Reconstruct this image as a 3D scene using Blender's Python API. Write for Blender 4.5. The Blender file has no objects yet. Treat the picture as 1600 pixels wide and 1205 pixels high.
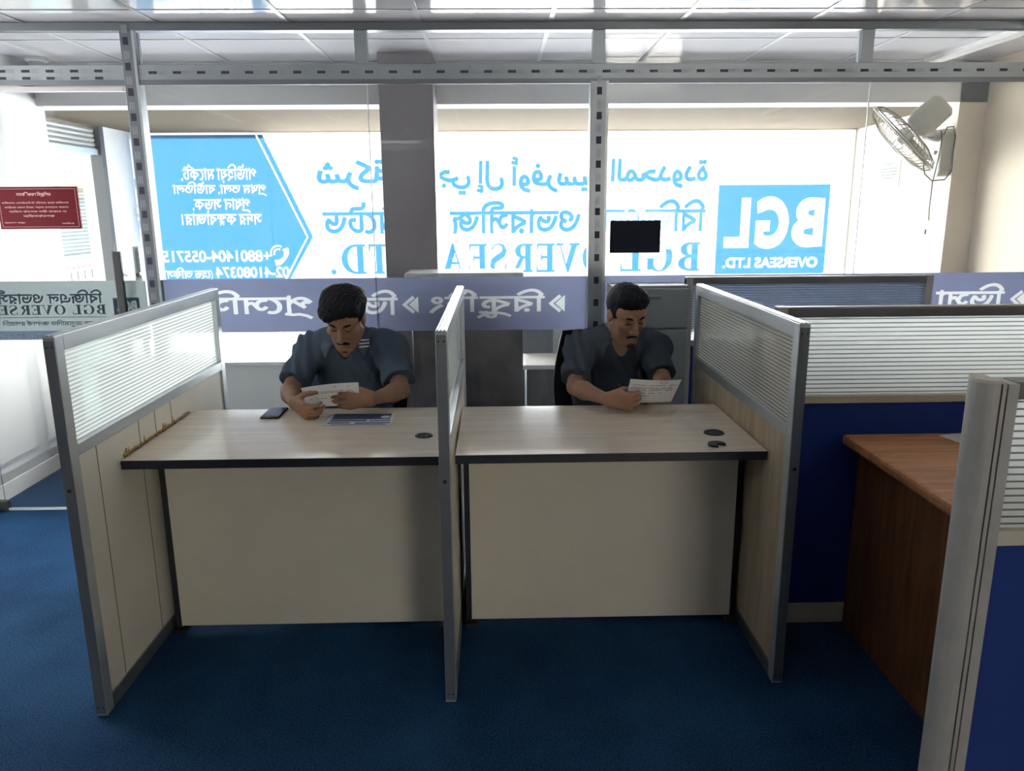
import bpy, bmesh, math, random
import numpy as np
from mathutils import Vector, Matrix
from mathutils.geometry import delaunay_2d_cdt

scene = bpy.context.scene
COL = scene.collection
random.seed(7)

# ---------------------------------------------------------------- camera
cam_d = bpy.data.cameras.new('camera')
cam_d.sensor_fit = 'HORIZONTAL'
cam_d.sensor_width = 36.0
cam_d.lens = 36.0 * 1207.7 / 1600.0
cam_d.clip_start = 0.05
cam = bpy.data.objects.new('camera', cam_d)
COL.objects.link(cam)
_th, _ya, _ro = math.radians(13.02), math.radians(1.197), math.radians(-0.403)
_fw = Vector((math.sin(_ya) * math.cos(_th), math.cos(_ya) * math.cos(_th), -math.sin(_th)))
_r = Vector((math.cos(_ya), -math.sin(_ya), 0))
_u = _r.cross(_fw)
_r2 = _r * math.cos(_ro) + _u * math.sin(_ro)
_u2 = _u * math.cos(_ro) - _r * math.sin(_ro)
M = Matrix((_r2, _u2, -_fw)).transposed().to_4x4()
M.translation = (0, 0, 1.55)
cam.matrix_world = M
scene.camera = cam

# ---------------------------------------------------------------- sky, sun, exposure
world = bpy.data.worlds.new('sky')
scene.world = world
world.use_nodes = True
_bg = world.node_tree.nodes['Background']
_bg.inputs[0].default_value = (0.80, 0.90, 1.0, 1)
_bg.inputs[1].default_value = 1.6
sun_d = bpy.data.lights.new('sun', 'SUN')
sun_d.energy = 23.0
sun_d.angle = math.radians(9.0)
sun_d.color = (1.0, 0.96, 0.90)
sun = bpy.data.objects.new('sun', sun_d)
COL.objects.link(sun)
sun.rotation_euler = Vector((-0.42, -0.72, -0.55)).to_track_quat('-Z', 'Y').to_euler()
vs = scene.view_settings
scene.display_settings.display_device = 'sRGB'
vs.view_transform = 'Standard'
vs.look = 'None'
vs.gamma = 1.0
vs.use_curve_mapping = False
vs.exposure = 1.95
try:
    scene.cycles.use_denoising = True
    scene.cycles.max_bounces = 14
    scene.cycles.diffuse_bounces = 6
    scene.cycles.transparent_max_bounces = 24
    scene.cycles.transmission_bounces = 10
    scene.cycles.caustics_reflective = False
    scene.cycles.caustics_refractive = False
    scene.cycles.sample_clamp_indirect = 20.0
    scene.cycles.sample_clamp_direct = 0.17
except Exception:
    pass

# ================================================================ helpers
def tag(o, label=None, cat=None, group=None, kind=None):
    if label: o['label'] = label
    if cat: o['category'] = cat
    if group: o['group'] = group
    if kind: o['kind'] = kind
    return o

def thing(name, label, cat, loc=(0, 0, 0), group=None):
    o = bpy.data.objects.new(name, None)
    o.empty_display_size = 0.1
    COL.objects.link(o)
    o.location = loc
    return tag(o, label, cat, group)

def wloc(o):
    v = Vector((0, 0, 0))
    while o is not None:
        v += Vector(o.location)
        o = o.parent
    return v

def link_mesh(name, verts, faces, mat, parent=None, loc=None, smooth=False, smooth_angle=None, uvm=None):
    """verts in world coordinates; the object sits at loc (or its parent's base)."""
    base = Vector(loc) if loc is not None else (wloc(parent) if parent is not None else Vector((0, 0, 0)))
    me = bpy.data.meshes.new(name)
    V = np.asarray(verts, dtype=float).reshape(-1, 3) - np.array(base)
    me.from_pydata([tuple(v) for v in V], [], [tuple(f) for f in faces])
    me.update()
    if mat is not None: me.materials.append(mat)
    o = bpy.data.objects.new(name, me)
    COL.objects.link(o)
    if parent is not None:
        o.parent = parent
        o.location = base - wloc(parent)
    else:
        o.location = base
    if smooth:
        me.polygons.foreach_set('use_smooth', [True] * len(me.polygons))
        if smooth_angle is not None:
            try: me.set_sharp_from_angle(angle=math.radians(smooth_angle))
            except Exception: pass
    return o

class MB:
    def __init__(s): s.v = []; s.f = []
    def add(s, verts, faces):
        n = len(s.v)
        s.v += [tuple(x) for x in verts]
        s.f += [tuple(i + n for i in f) for f in faces]
        return s
    def box(s, x0, x1, y0, y1, z0, z1):
        x0, x1 = min(x0, x1), max(x0, x1); y0, y1 = min(y0, y1), max(y0, y1); z0, z1 = min(z0, z1), max(z0, z1)
        v = [(x0, y0, z0), (x1, y0, z0), (x1, y1, z0), (x0, y1, z0), (x0, y0, z1), (x1, y0, z1), (x1, y1, z1), (x0, y1, z1)]
        return s.add(v, [(0, 3, 2, 1), (4, 5, 6, 7), (0, 1, 5, 4), (1, 2, 6, 5), (2, 3, 7, 6), (3, 0, 4, 7)])
    def obox(s, c, ax, ay, az):
        c, ax, ay, az = map(Vector, (c, ax, ay, az))
        v = [c + sx * ax + sy * ay + sz * az for sz in (-1, 1) for sx, sy in ((-1, -1), (1, -1), (1, 1), (-1, 1))]
        return s.add(v, [(0, 3, 2, 1), (4, 5, 6, 7), (0, 1, 5, 4), (1, 2, 6, 5), (2, 3, 7, 6), (3, 0, 4, 7)])
    def prism(s, poly, z0, z1, to3=lambda x, y, z: (x, y, z)):
        n = len(poly)
        v = [to3(x, y, z0) for x, y in poly] + [to3(x, y, z1) for x, y in poly]
        f = [tuple(range(n))[::-1], tuple(range(n, 2 * n))] + [(i, (i + 1) % n, n + (i + 1) % n, n + i) for i in range(n)]
        return s.add(v, f)
    def tube(s, pts, r, n=8, closed=False, cap=True):
        pts = [Vector(p) for p in pts]
        m = len(pts)
        rs = r if isinstance(r, (list, tuple)) else [r] * m
        rings = []; ref = None
        for i, p in enumerate(pts):
            if closed: t = pts[(i + 1) % m] - pts[i - 1]
            else: t = pts[min(i + 1, m - 1)] - pts[max(i - 1, 0)]
            t = t.normalized() if t.length > 1e-9 else Vector((0, 0, 1))
            if ref is None:
                ref = Vector((0, 0, 1)) if abs(t.z) < 0.9 else Vector((1, 0, 0))
            a = (ref - t * ref.dot(t))
            a = a.normalized() if a.length > 1e-6 else t.orthogonal().normalized()
            ref = a
            b = t.cross(a)
            rings.append([p + (a * math.cos(2 * math.pi * k / n) + b * math.sin(2 * math.pi * k / n)) * rs[i] for k in range(n)])
        v = [q for rg in rings for q in rg]; f = []
        for i in range(m if closed else m - 1):
            j = (i + 1) % m
            for k in range(n):
                f.append((i * n + k, i * n + (k + 1) % n, j * n + (k + 1) % n, j * n + k))
        if cap and not closed:
            f.append(tuple(range(n))[::-1]); f.append(tuple((m - 1) * n + k for k in range(n)))
        return s.add(v, f)
    def lathe(s, prof, c=(0, 0, 0), axis=(0, 0, 1), n=24):
        """prof = [(r, h)] about the axis through c"""
        az = Vector(axis).normalized(); ax = az.orthogonal().normalized(); ay = az.cross(ax); c = Vector(c)
        v = []; f = []
        for r, h in prof:
            for k in range(n):
                a = 2 * math.pi * k / n
                v.append(c + az * h + (ax * math.cos(a) + ay * math.sin(a)) * max(r, 1e-5))
        for i in range(len(prof) - 1):
            for k in range(n):
                f.append((i * n + k, i * n + (k + 1) % n, (i + 1) * n + (k + 1) % n, (i + 1) * n + k))
        f.append(tuple(range(n))[::-1]); f.append(tuple((len(prof) - 1) * n + k for k in range(n)))
        return s.add(v, f)
    def build(s, name, mat, parent=None, loc=None, bevel=0, smooth=False, sa=35):
        o = link_mesh(name, s.v, s.f, mat, parent, loc, smooth=smooth, smooth_angle=sa if smooth else None)
        if bevel:
            b = o.modifiers.new('bevel', 'BEVEL'); b.width = bevel; b.segments = 2; b.limit_method = 'ANGLE'; b.angle_limit = math.radians(40)
        return o

def box(name, mat, x0, x1, y0, y1, z0, z1, parent=None, bevel=0, loc=None):
    if parent is None and loc is None: loc = ((x0 + x1) / 2, (y0 + y1) / 2, min(z0, z1))
    return MB().box(x0, x1, y0, y1, z0, z1).build(name, mat, parent, loc, bevel)

def struct(o): o['kind'] = 'structure'; return o

# ================================================================ materials
def nm(name):
    m = bpy.data.materials.new(name); m.use_nodes = True
    nt = m.node_tree
    return m, nt, nt.nodes['Principled BSDF'], nt.nodes['Material Output']

def pmat(name, col, rough=0.6, metal=0.0, spec=0.5, var=0.0, vscale=8.0, bump=0.0, bscale=200.0, stretch=(1, 1, 1)):
    m, nt, p, out = nm(name)
    p.inputs['Base Color'].default_value = (*col, 1)
    p.inputs['Roughness'].default_value = rough
    p.inputs['Metallic'].default_value = metal
    p.inputs['Specular IOR Level'].default_value = spec
    if var or bump:
        tc = nt.nodes.new('ShaderNodeTexCoord'); mp = nt.nodes.new('ShaderNodeMapping')
        mp.inputs['Scale'].default_value = stretch
        nt.links.new(tc.outputs['Object'], mp.inputs[0])
    if var:
        n = nt.nodes.new('ShaderNodeTexNoise'); n.inputs['Scale'].default_value = vscale; n.inputs['Detail'].default_value = 5
        nt.links.new(mp.outputs[0], n.inputs['Vector'])
        r = nt.nodes.new('ShaderNodeValToRGB')
        r.color_ramp.elements[0].position = 0.3; r.color_ramp.elements[1].position = 0.7
        r.color_ramp.elements[0].color = (*[c * (1 - var) for c in col], 1)
        r.color_ramp.elements[1].color = (*[min(1, c * (1 + var)) for c in col], 1)
        nt.links.new(n.outputs['Fac'], r.inputs[0]); nt.links.new(r.outputs[0], p.inputs['Base Color'])
    if bump:
        n2 = nt.nodes.new('ShaderNodeTexNoise'); n2.inputs['Scale'].default_value = bscale; n2.inputs['Detail'].default_value = 3
        nt.links.new(mp.outputs[0], n2.inputs['Vector'])
        b = nt.nodes.new('ShaderNodeBump'); b.inputs['Strength'].default_value = bump; b.inputs['Distance'].default_value = 0.004
        nt.links.new(n2.outputs['Fac'], b.inputs['Height']); nt.links.new(b.outputs[0], p.inputs['Normal'])
    return m

def wood(name, c0, c1, rough=0.35, along=0, scale=3.0, spec=0.5):
    m, nt, p, out = nm(name)
    tc = nt.nodes.new('ShaderNodeTexCoord'); mp = nt.nodes.new('ShaderNodeMapping')
    s = [scale * 8] * 3; s[along] = scale * 0.7
    mp.inputs['Scale'].default_value = s
    nt.links.new(tc.outputs['Object'], mp.inputs[0])
    n = nt.nodes.new('ShaderNodeTexNoise'); n.inputs['Scale'].default_value = 1.0; n.inputs['Detail'].default_value = 8; n.inputs['Distortion'].default_value = 0.9
    nt.links.new(mp.outputs[0], n.inputs['Vector'])
    n2 = nt.nodes.new('ShaderNodeTexNoise'); n2.inputs['Scale'].default_value = 6.0; n2.inputs['Detail'].default_value = 4
    nt.links.new(mp.outputs[0], n2.inputs['Vector'])
    mx = nt.nodes.new('ShaderNodeMath'); mx.operation = 'MULTIPLY_ADD'; mx.inputs[1].default_value = 0.35
    nt.links.new(n2.outputs['Fac'], mx.inputs[0]); nt.links.new(n.outputs['Fac'], mx.inputs[2])
    r = nt.nodes.new('ShaderNodeValToRGB'); r.color_ramp.elements[0].position = 0.45; r.color_ramp.elements[1].position = 0.85
    r.color_ramp.elements[0].color = (*c0, 1); r.color_ramp.elements[1].color = (*c1, 1)
    nt.links.new(mx.outputs[0], r.inputs[0]); nt.links.new(r.outputs[0], p.inputs['Base Color'])
    p.inputs['Roughness'].default_value = rough; p.inputs['Specular IOR Level'].default_value = spec
    return m

def film(name, col, trans=0.6, refl=None, gloss=0.0):
    """a printed or frosted sheet: part lets light through diffusely, part reflects it diffusely"""
    m, nt, p, out = nm(name)
    nt.nodes.remove(p)
    t = nt.nodes.new('ShaderNodeBsdfTranslucent'); t.inputs[0].default_value = (*col, 1)
    d = nt.nodes.new('ShaderNodeBsdfDiffuse'); d.inputs[0].default_value = (*(refl or col), 1)
    mx = nt.nodes.new('ShaderNodeMixShader'); mx.inputs[0].default_value = trans
    nt.links.new(d.outputs[0], mx.inputs[1]); nt.links.new(t.outputs[0], mx.inputs[2])
    last = mx
    if gloss:
        g = nt.nodes.new('ShaderNodeBsdfGlossy'); g.inputs['Roughness'].default_value = 0.2
        fr = nt.nodes.new('ShaderNodeFresnel'); fr.inputs[0].default_value = 1.45
        ml = nt.nodes.new('ShaderNodeMath'); ml.operation = 'MULTIPLY'; ml.inputs[1].default_value = gloss
        nt.links.new(fr.outputs[0], ml.inputs[0])
        m2 = nt.nodes.new('ShaderNodeMixShader')
        nt.links.new(ml.outputs[0], m2.inputs[0]); nt.links.new(mx.outputs[0], m2.inputs[1]); nt.links.new(g.outputs[0], m2.inputs[2])
        last = m2
    nt.links.new(last.outputs[0], out.inputs[0])
    return m

def glass_mat(name, tint=(0.96, 0.98, 0.98), haze=0.0, refl=1.0):
    m, nt, p, out = nm(name)
    nt.nodes.remove(p)
    tr = nt.nodes.new('ShaderNodeBsdfTransparent'); tr.inputs[0].default_value = (*tint, 1)
    g = nt.nodes.new('ShaderNodeBsdfGlossy'); g.inputs['Roughness'].default_value = 0.02
    fr = nt.nodes.new('ShaderNodeFresnel'); fr.inputs[0].default_value = 1.5
    ml = nt.nodes.new('ShaderNodeMath'); ml.operation = 'MULTIPLY'; ml.inputs[1].default_value = refl
    nt.links.new(fr.outputs[0], ml.inputs[0])
    base = tr
    if haze:
        d = nt.nodes.new('ShaderNodeBsdfTranslucent'); d.inputs[0].default_value = (0.9, 0.92, 0.95, 1)
        tc = nt.nodes.new('ShaderNodeTexCoord'); n = nt.nodes.new('ShaderNodeTexNoise'); n.inputs['Scale'].default_value = 2.5; n.inputs['Detail'].default_value = 6
        nt.links.new(tc.outputs['Object'], n.inputs['Vector'])
        mh = nt.nodes.new('ShaderNodeMath'); mh.operation = 'MULTIPLY'; mh.inputs[1].default_value = haze * 2
        nt.links.new(n.outputs['Fac'], mh.inputs[0])
        hz = nt.nodes.new('ShaderNodeMixShader')
        nt.links.new(mh.outputs[0], hz.inputs[0]); nt.links.new(tr.outputs[0], hz.inputs[1]); nt.links.new(d.outputs[0], hz.inputs[2])
        base = hz
    mx = nt.nodes.new('ShaderNodeMixShader')
    nt.links.new(ml.outputs[0], mx.inputs[0]); nt.links.new(base.outputs[0], mx.inputs[1]); nt.links.new(g.outputs[0], mx.inputs[2])
    nt.links.new(mx.outputs[0], out.inputs[0])
    return m

def stripe_glass(name, period, duty, white=(0.96, 0.99, 0.98), clear=(0.60, 0.68, 0.67)):
    """frosted pane with horizontal etched stripes"""
    m, nt, p, out = nm(name)
    nt.nodes.remove(p)
    tc = nt.nodes.new('ShaderNodeTexCoord'); sp = nt.nodes.new('ShaderNodeSeparateXYZ')
    nt.links.new(tc.outputs['Object'], sp.inputs[0])
    dv = nt.nodes.new('ShaderNodeMath'); dv.operation = 'DIVIDE'; dv.inputs[1].default_value = period
    nt.links.new(sp.outputs[2], dv.inputs[0])
    fr = nt.nodes.new('ShaderNodeMath'); fr.operation = 'FRACT'; nt.links.new(dv.outputs[0], fr.inputs[0])
    lt = nt.nodes.new('ShaderNodeMath'); lt.operation = 'LESS_THAN'; lt.inputs[1].default_value = duty; nt.links.new(fr.outputs[0], lt.inputs[0])
    t = nt.nodes.new('ShaderNodeBsdfTranslucent'); t.inputs[0].default_value = (*white, 1)
    d = nt.nodes.new('ShaderNodeBsdfDiffuse'); d.inputs[0].default_value = (*white, 1)
    m1 = nt.nodes.new('ShaderNodeMixShader'); m1.inputs[0].default_value = 0.97
    nt.links.new(d.outputs[0], m1.inputs[1]); nt.links.new(t.outputs[0], m1.inputs[2])
    tr = nt.nodes.new('ShaderNodeBsdfTransparent'); tr.inputs[0].default_value = (*clear, 1)
    t2 = nt.nodes.new('ShaderNodeBsdfTranslucent'); t2.inputs[0].default_value = (*clear, 1)
    m3 = nt.nodes.new('ShaderNodeMixShader'); m3.inputs[0].default_value = 0.72
    nt.links.new(tr.outputs[0], m3.inputs[1]); nt.links.new(t2.outputs[0], m3.inputs[2])
    m2 = nt.nodes.new('ShaderNodeMixShader')
    nt.links.new(lt.outputs[0], m2.inputs[0]); nt.links.new(m3.outputs[0], m2.inputs[1]); nt.links.new(m1.outputs[0], m2.inputs[2])
    nt.links.new(m2.outputs[0], out.inputs[0])
    return m

def emat(name, col, strength):
    m, nt, p, out = nm(name)
    nt.nodes.remove(p)
    e = nt.nodes.new('ShaderNodeEmission'); e.inputs[0].default_value = (*col, 1); e.inputs[1].default_value = strength
    nt.links.new(e.outputs[0], out.inputs[0])
    return m

MT = dict(
    wall_white=pmat('wall_white_paint', (0.40, 0.40, 0.395), 0.65, var=0.03, vscale=3),
    wall_rear=pmat('rear_wall_panel', (0.20, 0.17, 0.14), 0.6, var=0.1, vscale=2),
    wall_cream=pmat('wall_cream_paint', (0.70, 0.60, 0.46), 0.7, var=0.05, vscale=2.5),
    plaster=pmat('plaster_grey_white', (0.62, 0.61, 0.60), 0.75, var=0.05, vscale=2),
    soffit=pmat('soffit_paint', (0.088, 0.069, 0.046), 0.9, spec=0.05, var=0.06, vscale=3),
    tile=pmat('ceiling_tile', (0.66, 0.65, 0.69), 0.08, spec=0.6, var=0.03, vscale=1.2),
    tbar=pmat('ceiling_grid', (0.36, 0.36, 0.38), 0.35),
    alu=pmat('aluminium', (0.50, 0.54, 0.57), 0.35, metal=0.55, var=0.06, vscale=4, stretch=(1, 1, 8)),
    alu_part=pmat('partition_aluminium', (0.36, 0.40, 0.43), 0.38, metal=0.5, var=0.06, vscale=4),
    pier=pmat('pier_toned_down_cream', (0.56, 0.48, 0.375), 0.75, var=0.05, vscale=3),  # right wall's cream, darkened to offset the strong light from the window
    alu_dark=pmat('aluminium_dark', (0.20, 0.22, 0.25), 0.4, metal=0.5, var=0.06, vscale=4),
    alu_slot=pmat('printed_film_mark', (0.03, 0.03, 0.06), 0.6),
    alu_hatch=pmat('printed_film_hatch', (0.33, 0.36, 0.42), 0.6),
    glass=glass_mat('clear_glass', haze=0.012, refl=0.6),
    glass_up=glass_mat('upper_glass', haze=0.02),
    glass_edge=pmat('glass_edge', (0.75, 0.82, 0.80), 0.3),
    ban_white=film('banner_white', (0.92, 0.94, 0.97), 0.85),
    ban_blue=film('banner_blue', (0.0085, 0.038, 0.076), 0.85),
    ban_seam=film('banner_seam', (0.70, 0.76, 0.82), 0.85),
    band=film('frosted_blue_film', (0.10, 0.112, 0.175), 0.80, refl=(0.26, 0.29, 0.40)),
    band_txt=film('frosted_letter_film', (0.42, 0.43, 0.44), 0.80),
    dband=film('frosted_grey_film', (0.175, 0.205, 0.21), 0.72, refl=(0.30, 0.34, 0.34)),
    dband_low=film('frosted_slate_film', (0.085, 0.11, 0.15), 0.72),
    dband_txt=film('frosted_slate_letter', (0.075, 0.095, 0.12), 0.75),
    dband_lt=film('frosted_light_letter', (0.30, 0.33, 0.35), 0.75),
    lam_white=pmat('off_white_laminate', (0.76, 0.72, 0.62), 0.45, var=0.03, vscale=5),
    edge_dark=pmat('dark_edge_band', (0.022, 0.024, 0.032), 0.4),
    seam_dark=pmat('panel_joint', (0.18, 0.17, 0.15), 0.7),
    oak=wood('pale_oak_laminate', (0.66, 0.575, 0.46), (0.80, 0.71, 0.58), 0.19, along=0, spec=0.75),
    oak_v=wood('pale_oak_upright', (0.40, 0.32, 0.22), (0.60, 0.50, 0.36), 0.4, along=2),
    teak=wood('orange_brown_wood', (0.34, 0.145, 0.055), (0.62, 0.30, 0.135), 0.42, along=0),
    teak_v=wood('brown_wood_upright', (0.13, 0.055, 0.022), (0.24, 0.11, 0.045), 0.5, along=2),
    navy=pmat('navy_fabric', (0.026, 0.055, 0.25), 0.9, spec=0.1, bump=0.3, bscale=900),
    cream_trim=pmat('cream_trim', (0.55, 0.52, 0.44), 0.45),
    grey_trim=pmat('grey_trim', (0.40, 0.40, 0.39), 0.4, var=0.08, vscale=14),
    grey_dark=pmat('grey_dark_trim', (0.13, 0.14, 0.15), 0.45),
    sg_side=stripe_glass('striped_glass_side', 0.0128, 0.52),
    sg_cross=stripe_glass('striped_glass_cross', 0.0155, 0.74, white=(0.97, 0.98, 0.96), clear=(0.30, 0.32, 0.32)),
    sg_mid=stripe_glass('striped_glass_middle', 0.0128, 0.60, white=(0.97, 0.99, 0.96)),
    black=pmat('black_plastic', (0.012, 0.012, 0.014), 0.45),
    black_gloss=pmat('black_gloss', (0.010, 0.011, 0.014), 0.12),
    dark_plate=pmat('dark_plate', (0.016, 0.021, 0.034), 0.6, spec=0.1),
    chrome=pmat('polished_steel', (0.75, 0.76, 0.76), 0.15, metal=1.0),
    column=pmat('dark_brown_cladding', (0.115, 0.088, 0.100), 0.35, var=0.10, vscale=3),
    column_low=pmat('brown_cladding', (0.17, 0.10, 0.085), 0.4, var=0.15, vscale=3),
    marble=pmat('dark_marble', (0.055, 0.042, 0.046), 0.35, var=0.75, vscale=7),
    slab=pmat('white_stone', (0.78, 0.76, 0.74), 0.4),
    slate=pmat('dark_slate', (0.055, 0.065, 0.085), 0.35, var=0.3, vscale=4),
    cabinet=pmat('grey_steel', (0.27, 0.31, 0.32), 0.45, var=0.05, vscale=3),
    red=pmat('maroon_acrylic', (0.13, 0.004, 0.012), 0.5, spec=0.15),
    sign_txt=pmat('pale_pink_print', (0.75, 0.45, 0.45), 0.5),
    fan_w=pmat('yellowed_white_plastic', (0.36, 0.34, 0.28), 0.4, var=0.05, vscale=20),
    fan_wire=pmat('fan_guard_wire', (0.20, 0.175, 0.13), 0.5),
    fan_blade=pmat('fan_blade_plastic', (0.62, 0.60, 0.54), 0.3),
    cord=pmat('dark_cord', (0.06, 0.055, 0.05), 0.5),
    paper=film('white_paper', (0.93, 0.92, 0.90), 0.60),
    ink=pmat('grey_ink', (0.20, 0.20, 0.22), 0.8),
    ink_dark=pmat('notice_ink', (0.02, 0.02, 0.025), 0.8),
    wall_paper=pmat('taped_paper', (0.19, 0.21, 0.24), 0.7),
    ink_blue=pmat('navy_ink', (0.03, 0.05, 0.11), 0.6),
    notice=pmat('notice_paper', (0.52, 0.55, 0.60), 0.7),
    glue=pmat('brown_glue', (0.30, 0.17, 0.05), 0.7, var=0.4, vscale=40),
    steel_dark=pmat('dark_steel', (0.035, 0.038, 0.042), 0.5),
    shutter=pmat('shutter_metal', (0.30, 0.30, 0.29), 0.4, metal=0.2),
    led=emat('led_diffuser', (1.0, 0.97, 0.92), 2.0),
    det=pmat('detector_plastic', (0.72, 0.72, 0.72), 0.5),
)
def carpet():
    m, nt, p, out = nm('blue_carpet')
    tc = nt.nodes.new('ShaderNodeTexCoord')
    n = nt.nodes.new('ShaderNodeTexNoise'); n.inputs['Scale'].default_value = 160; n.inputs['Detail'].default_value = 3
    n2 = nt.nodes.new('ShaderNodeTexNoise'); n2.inputs['Scale'].default_value = 3; n2.inputs['Detail'].default_value = 6
    nt.links.new(tc.outputs['Object'], n.inputs['Vector']); nt.links.new(tc.outputs['Object'], n2.inputs['Vector'])
    a = nt.nodes.new('ShaderNodeMath'); a.operation = 'MULTIPLY_ADD'; a.inputs[1].default_value = 0.5
    nt.links.new(n2.outputs['Fac'], a.inputs[0]); nt.links.new(n.outputs['Fac'], a.inputs[2])
    r = nt.nodes.new('ShaderNodeValToRGB'); r.color_ramp.elements[0].position = 0.50; r.color_ramp.elements[1].position = 1.0
    r.color_ramp.elements[0].color = (0.0040, 0.021, 0.056, 1); r.color_ramp.elements[1].color = (0.025, 0.085, 0.19, 1)
    nt.links.new(a.outputs[0], r.inputs[0]); nt.links.new(r.outputs[0], p.inputs['Base Color'])
    b = nt.nodes.new('ShaderNodeBump'); b.inputs['Strength'].default_value = 0.6; b.inputs['Distance'].default_value = 0.004
    nt.links.new(n.outputs['Fac'], b.inputs['Height']); nt.links.new(b.outputs[0], p.inputs['Normal'])
    p.inputs['Roughness'].default_value = 0.95; p.inputs['Specular IOR Level'].default_value = 0.1
    return m
MT['carpet'] = carpet()

# ================================================================ lettering
_tmpfont = {}
def raw_contours(body):
    """outlines of a piece of text in em units, from the built-in font"""
    if body in _tmpfont: return [c.copy() for c in _tmpfont[body]]
    cu = bpy.data.curves.new('lettering', 'FONT'); cu.body = body; cu.size = 1.0
    o = bpy.data.objects.new('lettering', cu); COL.objects.link(o)
    dg = bpy.context.evaluated_depsgraph_get()
    cv = o.evaluated_get(dg).to_curve(dg)
    res = []
    for s in cv.splines:
        bp = s.bezier_points
        pts = []
        n = len(bp)
        for i in range(n):
            a, b = bp[i], bp[(i + 1) % n]
            p0, p1, p2, p3 = [np.array(q[:2]) for q in (a.co, a.handle_right, b.handle_left, b.co)]
            d = np.linalg.norm(p3 - p0)
            if d < 1e-6: continue
            bend = np.linalg.norm(np.cross(p1 - p0, p3 - p0)) + np.linalg.norm(np.cross(p2 - p0, p3 - p0))
            k = 1 if bend < 1e-4 * d else (3 if d < 0.12 else 5)
            for j in range(k):
                t = j / k
                pts.append((1 - t) ** 3 * p0 + 3 * t * (1 - t) ** 2 * p1 + 3 * t * t * (1 - t) * p2 + t ** 3 * p3)
        if len(pts) > 2: res.append(np.array(pts))
    o.to_curve_clear() if hasattr(o, 'to_curve_clear') else None
    bpy.data.objects.remove(o); bpy.data.curves.remove(cu)
    _tmpfont[body] = res
    return [c.copy() for c in res]

def area2(c): x, y = c[:, 0], c[:, 1]; return float(np.sum(x * np.roll(y, -1) - np.roll(x, -1) * y))

def bolden(cs, w):
    if not w or not cs: return cs
    sgn = np.sign(area2(max(cs, key=lambda c: abs(area2(c)))))
    out = []
    for c in cs:
        e = np.roll(c, -1, 0) - c
        L = np.linalg.norm(e, axis=1, keepdims=True); L[L < 1e-9] = 1
        nrm = np.stack([e[:, 1], -e[:, 0]], 1) / L * sgn
        nv = nrm + np.roll(nrm, 1, 0)
        l = np.linalg.norm(nv, axis=1, keepdims=True); l[l < 0.5] = 0.5
        out.append(c + nv / l * w)
    return out

def orient(cs):
    """outer loops counter-clockwise (holes then come out clockwise)"""
    if not cs: return cs
    if area2(max(cs, key=lambda c: abs(area2(c)))) < 0: return [c[::-1] for c in cs]
    return cs

def ribbon2(pts, w):
    pts = np.array(pts, float)
    t = np.gradient(pts, axis=0); t /= np.linalg.norm(t, axis=1, keepdims=True) + 1e-9
    n = np.stack([-t[:, 1], t[:, 0]], 1)
    w = np.broadcast_to(np.asarray(w, float), (len(pts),))[:, None] / 2
    c = np.concatenate([pts - n * w, (pts + n * w)[::-1]])
    return c if area2(c) > 0 else c[::-1]

def clusters(items, bold=0.0, gap=-0.01):
    """items: strings already in visual order, or (string, mark) with mark 'reph', 'ra' or 'sub:X'"""
    x = 0.0; out = []
    for it in items:
        mk = None
        if isinstance(it, tuple): it, mk = it
        if it == ' ': x += 0.22; continue
        cs = orient(raw_contours(it))
        if not cs: continue
        allp = np.concatenate(cs); lo, hi = allp[:, 0].min(), allp[:, 0].max()
        cs = orient(bolden(cs, bold))
        cs = [c + np.array([x - lo, 0]) for c in cs]
        wd = hi - lo
        if mk == 'reph':
            cs.append(ribbon2([(x + wd * 0.55, 0.66), (x + wd * 0.8, 0.72), (x + wd * 1.0, 0.86)], 0.055 + 2 * bold))
        elif mk == 'ra':
            cs.append(ribbon2([(x + wd * 0.95, -0.02), (x + wd * 0.7, -0.06), (x + wd * 0.45, -0.04), (x + wd * 0.2, -0.10), (x + wd * 0.02, -0.20)], 0.06 + 2 * bold))
        elif mk and mk.startswith('sub:'):
            sub = orient(bolden(orient(raw_contours(mk[4:])), bold * 1.6))
            cs = [c * np.array([1, 0.62]) + np.array([0, 0.24]) for c in cs]
            cs += [c * np.array([0.6, 0.42]) + np.array([x + wd * 0.25, -0.06]) for c in sub]
        out += cs
        x += wd + gap
    return out

def plain(body, bold=0.0, sx=1.0):
    return [c * np.array([sx, 1]) for c in orient(bolden(orient(raw_contours(body)), bold))]

def fit(cs, x0, x1, z0, z1, mirror=False):
    p = np.concatenate(cs); lo = p.min(0); hi = p.max(0)
    out = []
    for c in cs:
        t = (c - lo) / (hi - lo)
        if mirror: t[:, 0] = 1 - t[:, 0]
        q = np.stack([x0 + t[:, 0] * (x1 - x0), z0 + t[:, 1] * (z1 - z0)], 1)
        out.append(q[::-1] if mirror else q)
    return out

def winding(P, cs):
    w = np.zeros(len(P), int)
    px, py = P[:, 0][:, None], P[:, 1][:, None]
    for c in cs:
        a = c; b = np.roll(c, -1, 0)
        ay, by = a[:, 1][None], b[:, 1][None]; ax, bx = a[:, 0][None], b[:, 0][None]
        cr = (bx - ax) * (py - ay) - (px - ax) * (by - ay)
        w += np.sum((ay <= py) & (by > py) & (cr > 0), 1) - np.sum((ay > py) & (by <= py) & (cr < 0), 1)
    return w

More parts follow.
